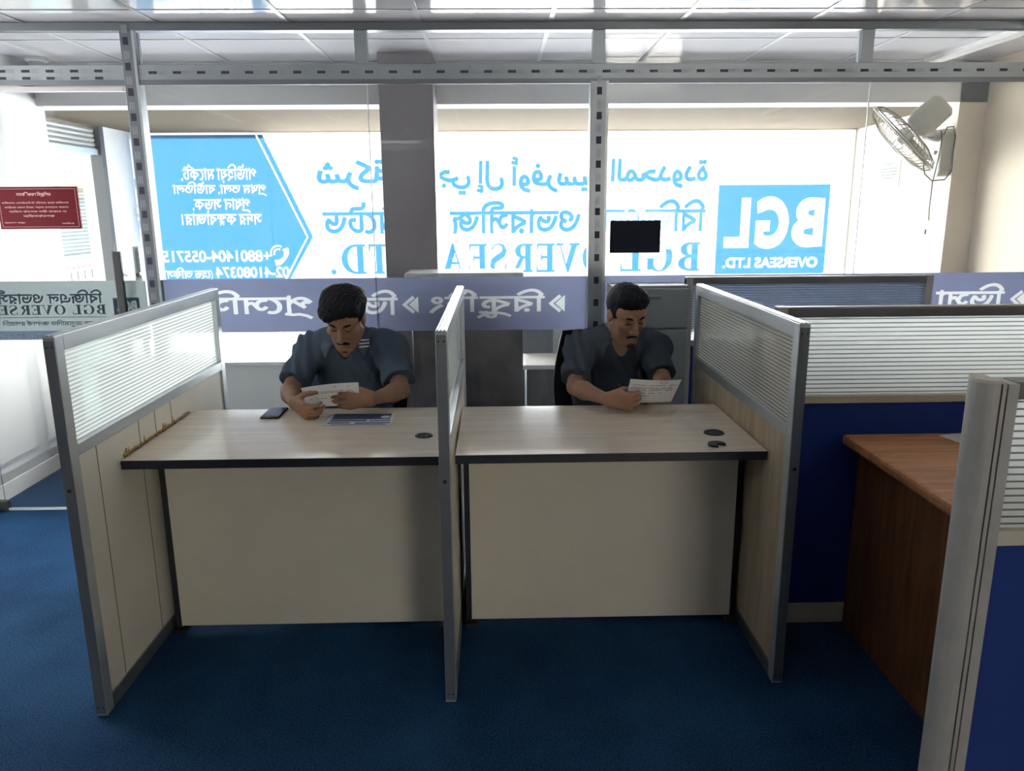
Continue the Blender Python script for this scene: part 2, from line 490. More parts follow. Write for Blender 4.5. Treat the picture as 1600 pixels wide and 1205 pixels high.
def fill(cs, minus=(), eps=1e-5):
    """triangles of the non-zero region of cs, less that of minus"""
    V = []; E = []
    for c in list(cs) + list(minus):
        n = len(V)
        V += [Vector((float(a), float(b))) for a, b in c]
        E += [(n + i, n + (i + 1) % len(c)) for i in range(len(c))]
    ov, oe, of, *_ = delaunay_2d_cdt(V, E, [], 0, eps)
    P = np.array([(v.x, v.y) for v in ov]); F = np.array([f for f in of if len(f) == 3])
    cen = P[F].mean(1)
    keep = winding(cen, cs) != 0
    if minus: keep &= winding(cen, list(minus)) == 0
    F = F[keep]
    used = np.unique(F); mp = -np.ones(len(P), int); mp[used] = np.arange(len(used))
    return P[used], mp[F]

def flat_xz(name, mat, cs, y, parent=None, minus=(), to3=None):
    mb_v = []; mb_f = []
    P, F = fill(cs, minus)
    f3 = to3 or (lambda a, b: (a, y, b))
    return link_mesh(name, [f3(a, b) for a, b in P], [tuple(int(i) for i in f) for f in F], mat, parent)

def multi(name, mat, groups, y, parent=None, to3=None):
    """several pieces of lettering in one printed layer"""
    vs_, fs_ = [], []
    f3 = to3 or (lambda a, b: (a, y, b))
    for cs in groups:
        P, F = fill(cs)
        n = len(vs_)
        vs_ += [f3(a, b) for a, b in P]; fs_ += [tuple(int(i) + n for i in f) for f in F]
    return link_mesh(name, vs_, fs_, mat, parent)

def rect2(x0, z0, x1, z1): return np.array([(x0, z0), (x1, z0), (x1, z1), (x0, z1)], float)
def ell2(cx, cy, rx, ry, a0=0, a1=360, n=28):
    t = np.radians(np.linspace(a0, a1, n, endpoint=(a1 - a0) < 360))
    return np.stack([cx + rx * np.cos(t), cy + ry * np.sin(t)], 1)

def pos(p):
    p = np.array(p, float)
    return p if area2(p) > 0 else p[::-1]

def serif(ch):
    """high-contrast serif capitals, cap height 1; returns (contours, advance)"""
    T, t = 0.21, 0.085
    def stem(x, y0=0.0, y1=1.0, w=T, sl=True, sh=True):
        c = [rect2(x, y0, x + w, y1)]
        if sl: c.append(rect2(x - 0.07, 0, x + w + 0.07, t))
        if sh: c.append(rect2(x - 0.07, 1 - t, x + w + 0.07, 1))
        return c
    def bowl(x0, y0, y1, rx, th=T, tv=t):
        ry = (y1 - y0) / 2; cy = (y0 + y1) / 2
        o = np.concatenate([[(x0, y0)], ell2(x0 + 0.12, cy, rx - 0.12, ry, -90, 90, 16), [(x0, y1)]])
        i = np.concatenate([[(x0, y0 + tv)], ell2(x0 + 0.12, cy, rx - 0.12 - th, ry - tv, -90, 90, 16), [(x0, y1 - tv)]])[::-1]
        return [o, i]
    if ch == 'B': return stem(0.07) + bowl(0.2, 0.50, 1.0, 0.42) + bowl(0.2, 0, 0.54, 0.48), 0.76
    if ch == 'D': return stem(0.07) + bowl(0.2, 0, 1, 0.60), 0.88
    if ch == 'R':
        leg = pos([(0.30, 0.52), (0.48, 0.50), (0.70, 0.04), (0.80, 0.04), (0.80, 0.0), (0.56, 0.0)])
        return stem(0.07) + bowl(0.2, 0.48, 1.0, 0.44) + [leg], 0.82
    if ch == 'L': return stem(0.07) + [rect2(0.2, 0, 0.62, t), pos([(0.56, 0), (0.64, 0), (0.64, 0.30), (0.61, 0.30)])], 0.70
    if ch == 'E':
        return stem(0.07) + [rect2(0.2, 0, 0.64, t), rect2(0.2, 1 - t, 0.62, 1), rect2(0.2, 0.48, 0.48, 0.48 + t),
                             pos([(0.58, 0), (0.66, 0), (0.66, 0.28), (0.63, 0.28)]), pos([(0.61, 0.74), (0.64, 0.74), (0.64, 1), (0.56, 1)]),
                             pos([(0.43, 0.48), (0.48, 0.36), (0.50, 0.36), (0.50, 0.66), (0.48, 0.66), (0.43, 0.54)])], 0.72
    if ch == 'T':
        return stem(0.26, sh=False) + [rect2(0.02, 1 - t, 0.70, 1), pos([(0.02, 0.72), (0.05, 0.72), (0.10, 1), (0.02, 1)]), pos([(0.67, 0.72), (0.70, 0.72), (0.70, 1), (0.62, 1)])], 0.74
    if ch == 'O': return [ell2(0.43, 0.5, 0.41, 0.52), ell2(0.43, 0.5, 0.21, 0.47)[::-1]], 0.88
    if ch == 'G':
        a = np.concatenate([ell2(0.43, 0.5, 0.41, 0.52, 42, 340, 30), ell2(0.43, 0.5, 0.21, 0.47, 340, 42, 30) if False else ell2(0.43, 0.5, 0.21, 0.47, 42, 340, 30)[::-1]])
        return [a, rect2(0.60, 0.05, 0.80, 0.46), rect2(0.53, 0.42, 0.87, 0.46), pos([(0.70, 0.70), (0.76, 0.70), (0.76, 0.99), (0.73, 0.99), (0.64, 0.86)])], 0.92
    if ch == 'V':
        return [pos([(0.06, 0.98), (0.28, 0.98), (0.50, 0.22), (0.44, -0.02), (0.38, -0.02)]), pos([(0.38, -0.02), (0.44, -0.02), (0.74, 0.98), (0.69, 0.98)]),
                rect2(0, 1 - t, 0.36, 1), rect2(0.58, 1 - t, 0.84, 1)], 0.82
    if ch == 'A':
        return [pos([(0.12, 0.02), (0.17, 0.02), (0.46, 1.0), (0.40, 1.0)]), pos([(0.40, 1.02), (0.34, 0.80), (0.56, 0.02), (0.78, 0.02), (0.47, 1.02)]),
                rect2(0, 0, 0.26, t), rect2(0.48, 0, 0.86, t), rect2(0.20, 0.30, 0.60, 0.30 + t)], 0.86
    if ch == 'S':
        sp = [(0.56, 0.80), (0.48, 0.95), (0.32, 0.99), (0.17, 0.92), (0.12, 0.76), (0.20, 0.62), (0.36, 0.52), (0.52, 0.40), (0.57, 0.24), (0.50, 0.08), (0.33, 0.01), (0.17, 0.06), (0.08, 0.22)]
        return [ribbon2(sp, [0.03, 0.05, 0.06, 0.11, 0.17, 0.21, 0.22, 0.21, 0.17, 0.11, 0.06, 0.05, 0.03]), rect2(0.545, 0.70, 0.585, 1.0), rect2(0.055, 0.0, 0.095, 0.32)], 0.68
    if ch == '.': return [ell2(0.12, 0.08, 0.09, 0.09)], 0.26
    return [], 0.3

def serif_word(s, gap=0.07):
    x = 0; out = []
    for ch in s:
        c, a = serif(ch)
        out += [(q if True else q) + np.array([x, 0]) for q in c]
        x += a + gap
    return out

# ================================================================ the room
XL, XR, YB, YF, ZC = -2.70, 3.00, -4.6, 6.59, 2.39
YG = 3.90
struct(box('floor', MT['carpet'], -3.1, XR + 0.2, YB, YF + 0.2, -0.15, 0.0))
struct(box('ceiling', MT['tile'], XL - 0.2, XR + 0.2, YB, 4.89, ZC, ZC + 0.25))
g = MB()
for k in range(-6, 6):
    x = -0.335 + 0.606 * k
    if XL < x < XR: g.box(x - 0.011, x + 0.011, YB, 4.885, ZC - 0.004, ZC)
for k in range(-14, 2):
    y = 4.26 + 0.61 * k
    if YB < y < 4.885: g.box(XL, XR, y - 0.007, y + 0.007, ZC - 0.003, ZC)
struct(g.build('trim_1', MT['tbar'], None, (0, 0, ZC)))
wl_ = MB()         # left wall, with an added out-of-view window to light the left floor
wl_.box(XL - 0.2, XL, YB, 2.55, 0, ZC + 0.2).box(XL - 0.2, XL, 3.75, 4.97, 0, ZC + 0.2).box(XL - 0.2, XL, 2.55, 3.75, 0, 0.06).box(XL - 0.2, XL, 2.55, 3.75, 2.25, ZC + 0.2)
struct(wl_.build('wall_left', MT['wall_white'], None, (XL, 0, 0)))
lf = MB()
for y in (2.55, 3.13, 3.71): lf.box(XL - 0.14, XL - 0.08, y, y + 0.04, 0.06, 2.25)
for z in (0.06, 2.21): lf.box(XL - 0.14, XL - 0.08, 2.55, 3.75, z, z + 0.04)
struct(lf.build('fill_window_left', MT['alu'], None, (XL - 0.1, 3.15, 0.06)))
struct(box('wall_right', MT['wall_cream'], XR, XR + 0.2, YB, YF + 0.2, 0, ZC + 0.2))
rw = MB()          # rear wall, with a window added behind the viewer as front fill light
rw.box(XL - 0.2, 1.7, YB - 0.2, YB, 0, ZC + 0.2).box(2.9, XR + 0.2, YB - 0.2, YB, 0, ZC + 0.2).box(1.7, 2.9, YB - 0.2, YB, 0, 0.30).box(1.7, 2.9, YB - 0.2, YB, 1.50, ZC + 0.2)
struct(rw.build('wall_rear', MT['wall_rear'], None, (0, YB, 0)))
rf = MB()
for x in (1.7, 2.28, 2.86): rf.box(x, x + 0.04, YB - 0.14, YB - 0.08, 0.30, 1.50)
for z in (0.30, 1.46): rf.box(1.7, 2.9, YB - 0.14, YB - 0.08, z, z + 0.04)
struct(rf.build('fill_window_rear', MT['alu'], None, (2.3, YB - 0.1, 0.30)))
# right-hand return by the window: a splayed pier
m = MB().prism([(2.83, 4.89), (XR + 0.01, 4.89), (XR + 0.01, YF + 0.01), (2.985, YF + 0.01)], 0, ZC + 0.1)
struct(m.build('wall_pier', MT['pier'], None, (2.9, 5.7, 0)))
# beam and window-bay soffit
struct(box('trim_2', MT['plaster'], XL - 0.3, XR + 0.1, 4.89, 5.10, 2.15, ZC + 0.25))
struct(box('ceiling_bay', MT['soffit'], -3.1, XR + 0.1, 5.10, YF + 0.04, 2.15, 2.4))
# window wall: the upstand, the pier beside the entrance
struct(box('wall_sill', MT['wall_white'], -2.9, XR, YF, YF + 0.15, 0, 0.29))
struct(box('wall_entrance_pier', MT['plaster'], -3.1, -2.9, 6.09, YF + 0.15, 0, 2.15))
struct(box('baseboard_left', MT['slab'], XL, XL + 0.012, 0.2, 4.97, 0, 0.09))
# window frame behind the printed sheet
wf = MB()
for x0, x1 in ((-2.9, -2.886), (2.972, 2.985)): wf.box(x0, x1, YF + 0.0, YF + 0.035, 0.29, 2.15)
wf.box(-2.9, 2.985, YF + 0.0, YF + 0.035, 2.140, 2.15); wf.box(-2.9, 2.985, YF + 0.0, YF + 0.035, 0.29, 0.33)
win = struct(wf.build('window_1', MT['alu'], None, (0, YF + 0.06, 0.29)))
# entrance opening in the left wall: guide rails and roller shutter
en = thing('roller_shutter', 'half-raised pale metal roller shutter over the street entrance', 'shutter', (-2.95, 5.5, 1.95))
s_ = MB(); z = 1.985
while z < 2.15:
    s_.tube([(-2.955, 4.985, z), (-2.955, 6.075, z)], 0.019, 8); z += 0.033
s_.build('curtain', MT['shutter'], en, smooth=True)
MB().box(-2.975, -2.925, 4.985, 6.075, 1.945, 1.985).build('bottom_bar', MT['alu'], en)
MB().box(-2.985, -2.90, 6.03, 6.088, 0, 2.15).build('guide_rail', MT['steel_dark'], en)
MB().box(-2.985, -2.915, 4.972, 5.01, 0, 2.15).build('guide_rail', MT['steel_dark'], en)

# ---------------------------------------------------------------- the printed window sheet (seen from behind, so mirrored)
BY = YF - 0.012
ban = thing('window_banner', 'large white and blue backlit office banner covering the far window', 'banner', (0, BY, 0.33))
flat_xz('sheet', MT['ban_white'], [rect2(-2.90, 0.31, 2.975, 2.148)], BY, ban)
Y1 = BY - 0.003
panel = pos([(-2.895, 0.60), (-1.95, 0.60), (-1.717, 0.975), (-1.507, 1.318), (-1.866, 2.132), (-2.895, 2.132)])
wt = []
W = lambda items, x0, x1, z0, z1, b=0.010: wt.extend(fit(clusters(items, b), x0, x1, z0, z1, True))
W(['পাউিহয়া', ' ', 'মাে', ('ক', 'reph'), 'ট,'], -2.545, -1.935, 1.755, 1.905)
W([('প', 'ra'), 'থম', ' ', 'তলা,', ' ', 'বাউিতলা'], -2.625, -1.865, 1.65, 1.768)
W([('প', 'ra'), 'ধান', ' ', 'সড়ক,'], -2.475, -2.005, 1.515, 1.636)
W(['সদর', ' ', 'ক', ('ক', 'sub:স'), 'বাজার।'], -2.575, -1.92, 1.415, 1.516)
wt += fit(plain('+8801404-055715', 0.022), -2.765, -1.87, 1.118, 1.212, True)
wt += fit(plain('02-41080374', 0.022), -2.335, -1.725, 0.985, 1.075, True)
W(['(েহড', ' ', 'অিফস)'], -2.765, -2.365, 0.965, 1.075, 0.012)
# telephone handset with two arcs
hs = ribbon2([(-1.745, 1.225), (-1.735, 1.19), (-1.755, 1.145), (-1.795, 1.112), (-1.835, 1.105)], [0.05, 0.04, 0.028, 0.04, 0.05])
wt.append(hs)
for r in (0.035, 0.062): wt.append(ribbon2(ell2(-1.805, 1.185, r, r, 60, 200, 10), 0.012))
# outline along the slant edge
wt.append(pos(ribbon2([(-1.985, 0.605), (-1.745, 0.99), (-1.553, 1.318), (-1.893, 2.08), (-1.915, 2.128)], 0.014)))
flat_xz('blue_panel', MT['ban_blue'], [panel], Y1, ban, minus=wt)
# logo square
lw = fit(plain('B', 0.055), 2.50, 2.765, 1.20, 1.61, True) + fit(plain('G', 0.055), 2.19, 2.47, 1.19, 1.62, True) + fit(plain('L', 0.055), 1.93, 2.14, 1.20, 1.61, True)
lw += fit(plain('OVERSEAS LTD.', 0.045), 1.93, 2.74, 1.03, 1.12, True)
flat_xz('logo_square', MT['ban_blue'], [pos([(1.865, 0.98), (2.800, 0.98), (2.800, 1.715), (1.865, 1.715)])], Y1, ban, minus=lw)
# Arabic, in presentation forms, right-to-left
def arab(codes, x0, x1, z0, z1): return fit(plain(''.join(chr(c) for c in reversed(codes)), 0.034), x0, x1, z0, z1, True)
ar = [arab([0xFEB7, 0xFEAE, 0xFEDB, 0xFE94], -1.45, -0.86, 1.69, 1.935),
      arab([0xFE91, 0xFEF2], -0.78, -0.52, 1.66, 1.85), arab([0xFE9F, 0xFEF2], -0.475, -0.19, 1.645, 1.85),
      arab([0xFE87, 0xFEDD], -0.145, 0.085, 1.66, 1.92), arab([0xFE83, 0xFEED, 0xFED3, 0xFEAE, 0xFEB3, 0xFEF4, 0xFEB0], 0.14, 0.91, 1.66, 1.95),
      arab([0xFE8D, 0xFEDF, 0xFEE4, 0xFEA4, 0xFEAA, 0xFEED, 0xFEA9, 0xFE93], 0.965, 1.77, 1.69, 1.93)]
multi('arabic_lettering', MT['ban_blue'], ar, Y1, ban)
be = [fit(clusters(['িবিজএল'], 0.028), 0.90, 1.765, 1.335, 1.605, True),
      fit(clusters(['ওভারসীজ'], 0.028), -0.37, 0.72, 1.33, 1.60, True),
      fit(clusters(['িলিমেটড'], 0.028), -1.42, -0.45, 1.335, 1.60, True)]
multi('bengali_lettering', MT['ban_blue'], be, Y1, ban)
la = [fit(serif_word('BGL'), 1.06, 1.735, 1.005, 1.255, True), fit(serif_word('OVERSEAS'), -0.62, 0.93, 1.005, 1.255, True), fit(serif_word('LTD.'), -1.375, -0.68, 1.005, 1.255, True)]
multi('latin_lettering', MT['ban_blue'], la, Y1, ban)
for x in (-1.84, -0.35, 0.56, 1.60, 2.72):
    sm = MB().add([(x - 0.003, Y1 + 0.0015, 0.31), (x + 0.003, Y1 + 0.0015, 0.31), (x + 0.003, Y1 + 0.0015, 2.14), (x - 0.003, Y1 + 0.0015, 2.14)], [(0, 1, 2, 3)])
    sm.build('sheet_joint', MT['ban_seam'], ban)

# ---------------------------------------------------------------- column, marble block, low slate wall, ledge (beyond the glass)
c = struct(MB().box(-0.64, -0.335, 4.60, 4.92, 0, 2.39).build('column', MT['column'], None, (-0.49, 4.76, 0), 0.004))
mbk = thing('marble_block', 'waist-high dark marble block with white top slab beyond the glass', 'plinth', (-0.15, 4.45, 0))
MB().box(-0.47, 0.155, 4.34, 4.595, 0, 1.165).build('block', MT['marble'], mbk, bevel=0.004)
MB().box(-0.50, 0.16, 4.32, 4.598, 1.165, 1.195).build('top_slab', MT['slab'], mbk, bevel=0.004)
sl = thing('storage_unit', 'low dark storage unit with white ledge beyond the glass, beside the marble block', 'cabinet', (0.6, 5.0, 0))
MB().box(0.20, 1.5, 4.93, 5.30, 0, 0.52).build('body', MT['black'], sl)
MB().box(0.17, 1.5, 4.90, 5.32, 0.52, 0.55).build('ledge', MT['slab'], sl, bevel=0.004)
MB().box(0.165, 1.5, 5.33, 5.40, 0, 0.98).build('back_panel', MT['slate'], sl)
MB().box(0.40, 0.62, 5.30, 5.329, 0.55, 0.95).build('grey_board', MT['cabinet'], sl)

wb = thing('window_bench', 'low white boxed bench below the banner window, seen behind the left man', 'bench', (-1.7, 5.15, 0))
MB().box(-2.62, -0.70, 5.02, 5.34, 0, 0.545).build('body', MT['slab'], wb, bevel=0.003)
MB().box(-2.64, -0.68, 5.00, 5.36, 0.545, 0.57).build('top_board', MT['slab'], wb, bevel=0.003)
# ---------------------------------------------------------------- glass partition
gp = thing('glass_partition', 'aluminium-framed glass partition running across the room behind the two desks', 'partition', (0, YG, 0))
F0, F1 = YG - 0.03, YG + 0.03
MB().box(XL + 0.005, XR - 0.005, F0, F1, 2.352, 2.388).build('head_rail', MT['alu_dark'], gp, bevel=0.002)
tr = MB().box(XL + 0.005, XR - 0.005, F0, F1, 2.128, 2.205).build('transom', MT['alu_part'], gp, bevel=0.003)
MB().box(XL + 0.005, XR - 0.005, F0 - 0.004, F0, 2.115, 2.138).build('lower_lip', MT['alu_dark'], tr)
def marks(parent, horiz, a0, a1, c0, rows=1, ph=0.0):
    d_, h_ = MB(), MB()
    k = a0 + ph
    while k < a1:
        for rr in range(rows):
            if horiz:
                z = c0 - rr * 0.031
                for j in range(4): d_.box(k + j * 0.0095, k + j * 0.0095 + 0.0085, F0 - 0.0012, F0, z - 0.006, z + 0.006)
                for j in range(3): h_.box(k + 0.043, k + 0.075, F0 - 0.001, F0, z - 0.009 + j * 0.007, z - 0.005 + j * 0.007)
            else:
                d_.box(c0 - 0.011, c0 + 0.011, F0 - 0.0012, F0, k, k + 0.034)
                for j in range(3): h_.box(c0 - 0.012 + j * 0.009, c0 - 0.006 + j * 0.009, F0 - 0.001, F0, k + 0.05, k + 0.085)
        k += 0.1115
    d_.build('film_print', MT['alu_slot'], parent)
    h_.build('film_hatch', MT['alu_hatch'], parent)
marks(tr, True, XL + 0.02, -1.74, 2.178, 2, 0.05)
marks(tr, True, -1.60, XR - 0.1, 2.170, 1, 0.0)
mls = {}
for nmx, x0, x1, z0, z1 in (('a', -1.715, -1.648, 0, 2.352), ('b', 0.462, 0.548, 0, 2.128)):
    mu = MB().box(x0, x1, F0 - 0.005, F1, z0, z1).build('mullion', MT['alu_dark'] if nmx == 'a' else MT['alu_part'], gp, bevel=0.003)
    MB().box(x1 - 0.012, x1, F0 - 0.008, F0 - 0.005, z0, z1).build('bead', MT['alu'], mu)
    mls[nmx] = mu
def vmarks(parent, cx, z0, z1):
    d_, h_ = MB(), MB(); k = z0
    while k < z1:
        d_.box(cx - 0.012, cx + 0.012, F0 - 0.0065, F0 - 0.005, k, k + 0.034)
        for j in range(3): h_.box(cx - 0.012 + j * 0.009, cx - 0.006 + j * 0.009, F0 - 0.0062, F0 - 0.005, k + 0.05, k + 0.085)
        k += 0.1115
    d_.build('film_print', MT['alu_slot'], parent); h_.build('film_hatch', MT['alu_hatch'], parent)
vmarks(mls['a'], -1.69, 0.06, 2.33); vmarks(mls['b'], 0.505, 0.95, 2.10)
for x in (-0.613, 0.50, 1.772):
    MB().box(x - 0.029, x + 0.029, F0 + 0.004, F1 - 0.004, 2.205, 2.352).build('upper_mullion', MT['alu_part'], gp, bevel=0.002)
MB().box(-1.648, XR - 0.005, F0 + 0.01, F1 - 0.01, 0, 0.05).build('sill_rail', MT['alu_dark'], gp)
def pane(x0, x1, z0, z1, mat):
    MB().box(x0, x1, YG - 0.004, YG + 0.004, z0, z1).build('glass_pane', mat, gp)
for x0, x1 in ((-1.648, -0.597), (-0.593, 0.462), (0.548, 1.809), (1.813, XR - 0.006)): pane(x0, x1, 0.05, 2.128, MT['glass'])
for x0, x1 in ((XL + 0.006, -1.715), (-1.648, -0.642), (-0.584, 0.471), (0.529, 1.743), (1.801, XR - 0.006)): pane(x0, x1, 2.205, 2.352, MT['glass_up'])
for x in (-0.595, 1.811): MB().box(x - 0.002, x + 0.002, YG - 0.0045, YG + 0.0045, 0.05, 2.128).build('glass_joint', MT['glass_edge'], gp)
# blue frosted band with reversed lettering
BDY = YG - 0.0075
bl = []
def BW(items, x0, x1, z0, z1): return fit(clusters(items, 0.022), x0, x1, z0, z1, True)
bl += BW([('প', 'ra'), 'েসিসং'], -1.56, -0.915, 1.005, 1.155)
bl += BW(['িভসা'], -0.84, -0.49, 1.022, 1.15)
bl += BW(['ির', ('কু', 'ra'), 'িটং'], -0.335, 0.25, 1.0, 1.148)
bl += BW(['িভসা'], 2.245, 2.60, 1.025, 1.155)
def chev(x):   # '<' stroke with a filled triangle
    return [pos([(x, 1.073), (x + 0.055, 1.119), (x + 0.066, 1.106), (x + 0.024, 1.073), (x + 0.066, 1.040), (x + 0.055, 1.027)]),
            pos([(x + 0.035, 1.073), (x + 0.083, 1.115), (x + 0.083, 1.031)])]
for x in (-0.470, 0.268, 2.63): bl += chev(x)
groups_x = [(-1.648, 0.462), (0.548, XR - 0.006)]
for x0, x1 in groups_x:
    cut = [c for c in bl if c[:, 0].min() > x0 and c[:, 0].max() < x1]
    vb = flat_xz('frosted_band', MT['band'], [rect2(x0, 0.941, x1, 1.210)], BDY, gp, minus=cut)
    mine = [c for c in bl if c[:, 0].min() > x0 and c[:, 0].max() < x1]
    multi('lettering', MT['band_txt'], [mine], BDY - 0.0004, vb)
# dark plate on the glass
tag(box('dark_plate', MT['dark_plate'], 0.572, 0.823, YG - 0.018, YG - 0.0045, 1.322, 1.480, bevel=0.004), 'black rectangular plate fixed to the glass above the right man', 'plate')

# ---------------------------------------------------------------- glass door on the left
gd = thing('glass_door', 'frameless glass door with grey frosted band, left of the aluminium post', 'door', (-2.16, YG, 0))
MB().box(-2.60, -1.735, YG - 0.005, YG + 0.005, 0.012, 2.11).build('glass_leaf', MT['glass'], gd)
MB().box(-2.66, -2.585, YG - 0.02, YG + 0.02, 0.004, 0.055).build('floor_patch', MT['steel_dark'], gd, bevel=0.003)
MB().box(-2.61, -1.735, YG - 0.02, YG + 0.02, 2.092, 2.113).build('top_rail', MT['slab'], gd)
MB().box(-2.585, -1.735, YG - 0.006, YG + 0.006, 0.003, 0.014).build('bottom_edge', MT['glass_edge'], gd)
h1 = MB().box(-1.852, -1.812, YG - 0.075, YG - 0.055, 0.80, 1.352).build('pull_handle', MT['steel_dark'], gd, bevel=0.004)
MB().tube([(-1.832, YG - 0.06, 1.23), (-1.832, YG, 1.23)], 0.010, 10).tube([(-1.832, YG - 0.06, 0.92), (-1.832, YG, 0.92)], 0.010, 10).build('standoff', MT['chrome'], h1, smooth=True)
h2 = MB().box(-1.812, -1.775, YG + 0.055, YG + 0.075, 0.80, 1.37).build('pull_handle', MT['chrome'], gd, bevel=0.004)
MB().tube([(-1.79, YG + 0.06, 1.235), (-1.765, YG - 0.012, 1.235)], 0.011, 10).build('standoff', MT['chrome'], h2, smooth=True)
DY = YG - 0.0085
db = flat_xz('frosted_band', MT['dband'], [rect2(-2.60, 0.960, -1.735, 1.207)], DY, gd)
flat_xz('lower_strip', MT['dband_low'], [rect2(-2.60, 0.915, -1.735, 0.960)], DY, gd)
dl = [fit(clusters(['িবিজএল ওভারসীজ'], 0.025), -2.56, -1.955, 1.095, 1.165, True),
      fit(serif_word('BGL OVERSEAS'), -2.585, -1.945, 1.040, 1.090, True), [rect2(-2.59, 1.026, -1.945, 1.029)],
      fit(clusters(['গণপ', ('জ', 'ra'), ' ', 'অনুেমািদত জনশ', ('ক', 'reph'), ' ', 'রপতািন এেজিন'], 0.022), -2.58, -1.955, 0.978, 1.015, True)]
lg = fit(plain('BGL', 0.05), -1.888, -1.79, 1.055, 1.108, True)
P_, F_ = fill([rect2(-1.905, 1.035, -1.775, 1.122)], lg)
multi('lettering', MT['dband_txt'], dl, DY - 0.0005, gd)
link_mesh('logo_square', [(a, DY - 0.0005, b) for a, b in P_], [tuple(int(i) for i in f) for f in F_], MT['dband_low'], gd)
multi('small_lettering', MT['dband_lt'], [fit(clusters(['ক', ('ক', 'sub:স'), 'বাজার : েমাবাইল'], 0.015), -2.57, -2.09, 0.925, 0.952, True)], DY - 0.0005, gd)
# maroon notice plate (reads the right way round)
NY = YG - 0.012
ns = thing('notice_plate', 'maroon notice plate with pale Bengali print on the glass door', 'sign', (-2.2, NY, 1.46))
MB().box(-2.395, -2.008, NY - 0.003, NY + 0.006, 1.461, 1.660).build('plate', MT['red'], ns)
bo = []
for a, b, c_, d in ((-2.385, 1.470, -2.018, 1.4715), (-2.385, 1.649, -2.018, 1.6505), (-2.385, 1.470, -2.3835, 1.65), (-2.0195, 1.470, -2.018, 1.65)): bo.append([rect2(a, b, c_, d)])
bo.append(fit(clusters(['সত', ('ক', 'reph'), 'ীকরণ', ' ', 'িব', ('জ', 'ra'), 'িপত'], 0.016), -2.30, -2.135, 1.612, 1.636))
LN = [(['অিফেসর একাউনেটনট (িহসাব) ছাড়া অিফেসর'], -2.375, -2.055, 1.578),
      (['কাউেক েকান টাকা পয়সা েলনেদন করেল'], -2.365, -2.058, 1.557),
      (['অিফস', ' ', ('ক', 'reph'), 'তপক', ' ', 'দায়ী থাকেব না'], -2.345, -2.07, 1.537),
      (['অিফস ', ('ক', 'reph'), 'তপক'], -2.28, -2.13, 1.517), (['আেদশ', ' ', 'ক', ('ম', 'ra'), 'ে'], -2.375, -2.275, 1.486), (['তািরখ'], -2.10, -2.04, 1.483)]
for it, x0, x1, z in LN: bo.append(fit(clusters(it, 0.005), x0, x1, z, z + (0.013 if z > 1.5 else 0.008)))
multi('print', MT['sign_txt'], bo, NY - 0.0036, ns)

# ---------------------------------------------------------------- LED strips, detectors
for (x, y0, y1, lab) in ((2.60, 3.96, 4.86, 'slim white ceiling light strip beyond the glass at upper right'),
                         (2.52, 0.3, 3.82, 'long slim ceiling light strip along the right side of the near room'),
                         (-2.46, -0.2, 3.82, 'long slim ceiling light strip along the left side of the near room')):
    t = thing('light_strip', lab, 'ceiling light', (x, (y0 + y1) / 2, ZC - 0.045))
    MB().box(x - 0.03, x + 0.03, y0, y1, ZC - 0.022, ZC - 0.001).build('housing', MT['slab'], t)
    MB().box(x - 0.006, x + 0.006, y0 + 0.01, y1 - 0.01, ZC - 0.040, ZC - 0.022).build('diffuser', MT['led'], t)
t = thing('light_strip', 'twin tube ceiling light at the rear of the room', 'ceiling light', (-1.5, -3.5, ZC - 0.05))
MB().box(-2.0, -1.0, -3.58, -3.42, ZC - 0.025, ZC - 0.001).build('housing', MT['slab'], t)
for dy in (-0.05, 0.05):
    MB().tube([(-1.97, -3.5 + dy, ZC - 0.045), (-1.03, -3.5 + dy, ZC - 0.045)], 0.018, 10).build('tube', MT['led'], t, smooth=True)
for x, y, lab in ((-2.58, 4.74, 'round white smoke detector on the ceiling beyond the glass'), (-2.63, 4.35, 'white ceiling sensor cut by the left edge of the photo')):
    t = thing('smoke_detector', lab, 'detector', (x, y, ZC))
    MB().lathe([(0.06, 0), (0.06, -0.016), (0.052, -0.022), (0.045, -0.022)], (x, y, ZC - 0.001)).build('base', MT['det'], t, smooth=True)
    MB().lathe([(0.045, -0.022), (0.040, -0.04), (0.022, -0.05), (0.0, -0.052)], (x, y, ZC - 0.001)).build('dome', MT['grey_trim'], t, smooth=True)

# ---------------------------------------------------------------- notices on the pier and the wall fan
def pier_x(y): return 2.83 + (y - 4.89) * (0.155 / 1.71)
for z0, z1, lab in ((1.675, 1.86, 'white printed notice taped below the wall fan, lower of two'), (1.875, 2.0, 'white sheet half hidden behind the fan guard, upper of two')):
    t = thing('wall_notice', lab, 'notice', (pier_x(5.86), 5.86, z0))
    q = lambda y, z, o=0.003: (pier_x(y) - o, y, z)
    MB().add([q(5.65, z0), q(6.06, z0), q(6.06, z1), q(5.65, z1), q(5.65, z0, .001), q(6.06, z0, .001), q(6.06, z1, .001), q(5.65, z1, .001)], [(0, 1, 2, 3), (4, 7, 6, 5), (0, 4, 5, 1), (1, 5, 6, 2), (2, 6, 7, 3), (3, 7, 4, 0)]).build('sheet', MT['wall_paper'], t)
    if z0 < 1.8:
        pr = MB()
        for r, (a, b) in enumerate(((5.78, 5.93), (5.69, 6.02), (5.69, 6.02), (5.70, 6.02), (5.76, 5.95))):
            z = z1 - 0.025 - 0.022 * r - (0.012 if r else 0)
            y = a
            while y < b - 0.01:
                L = random.uniform(0.015, 0.04)
                pr.add([q(y, z, .0036), q(min(y + L, b), z, .0036), q(min(y + L, b), z + 0.006, .0036), q(y, z + 0.006, .0036)], [(0, 1, 2, 3)])
                y += L + 0.008
        pr.build('print', MT['ink_dark'], t)
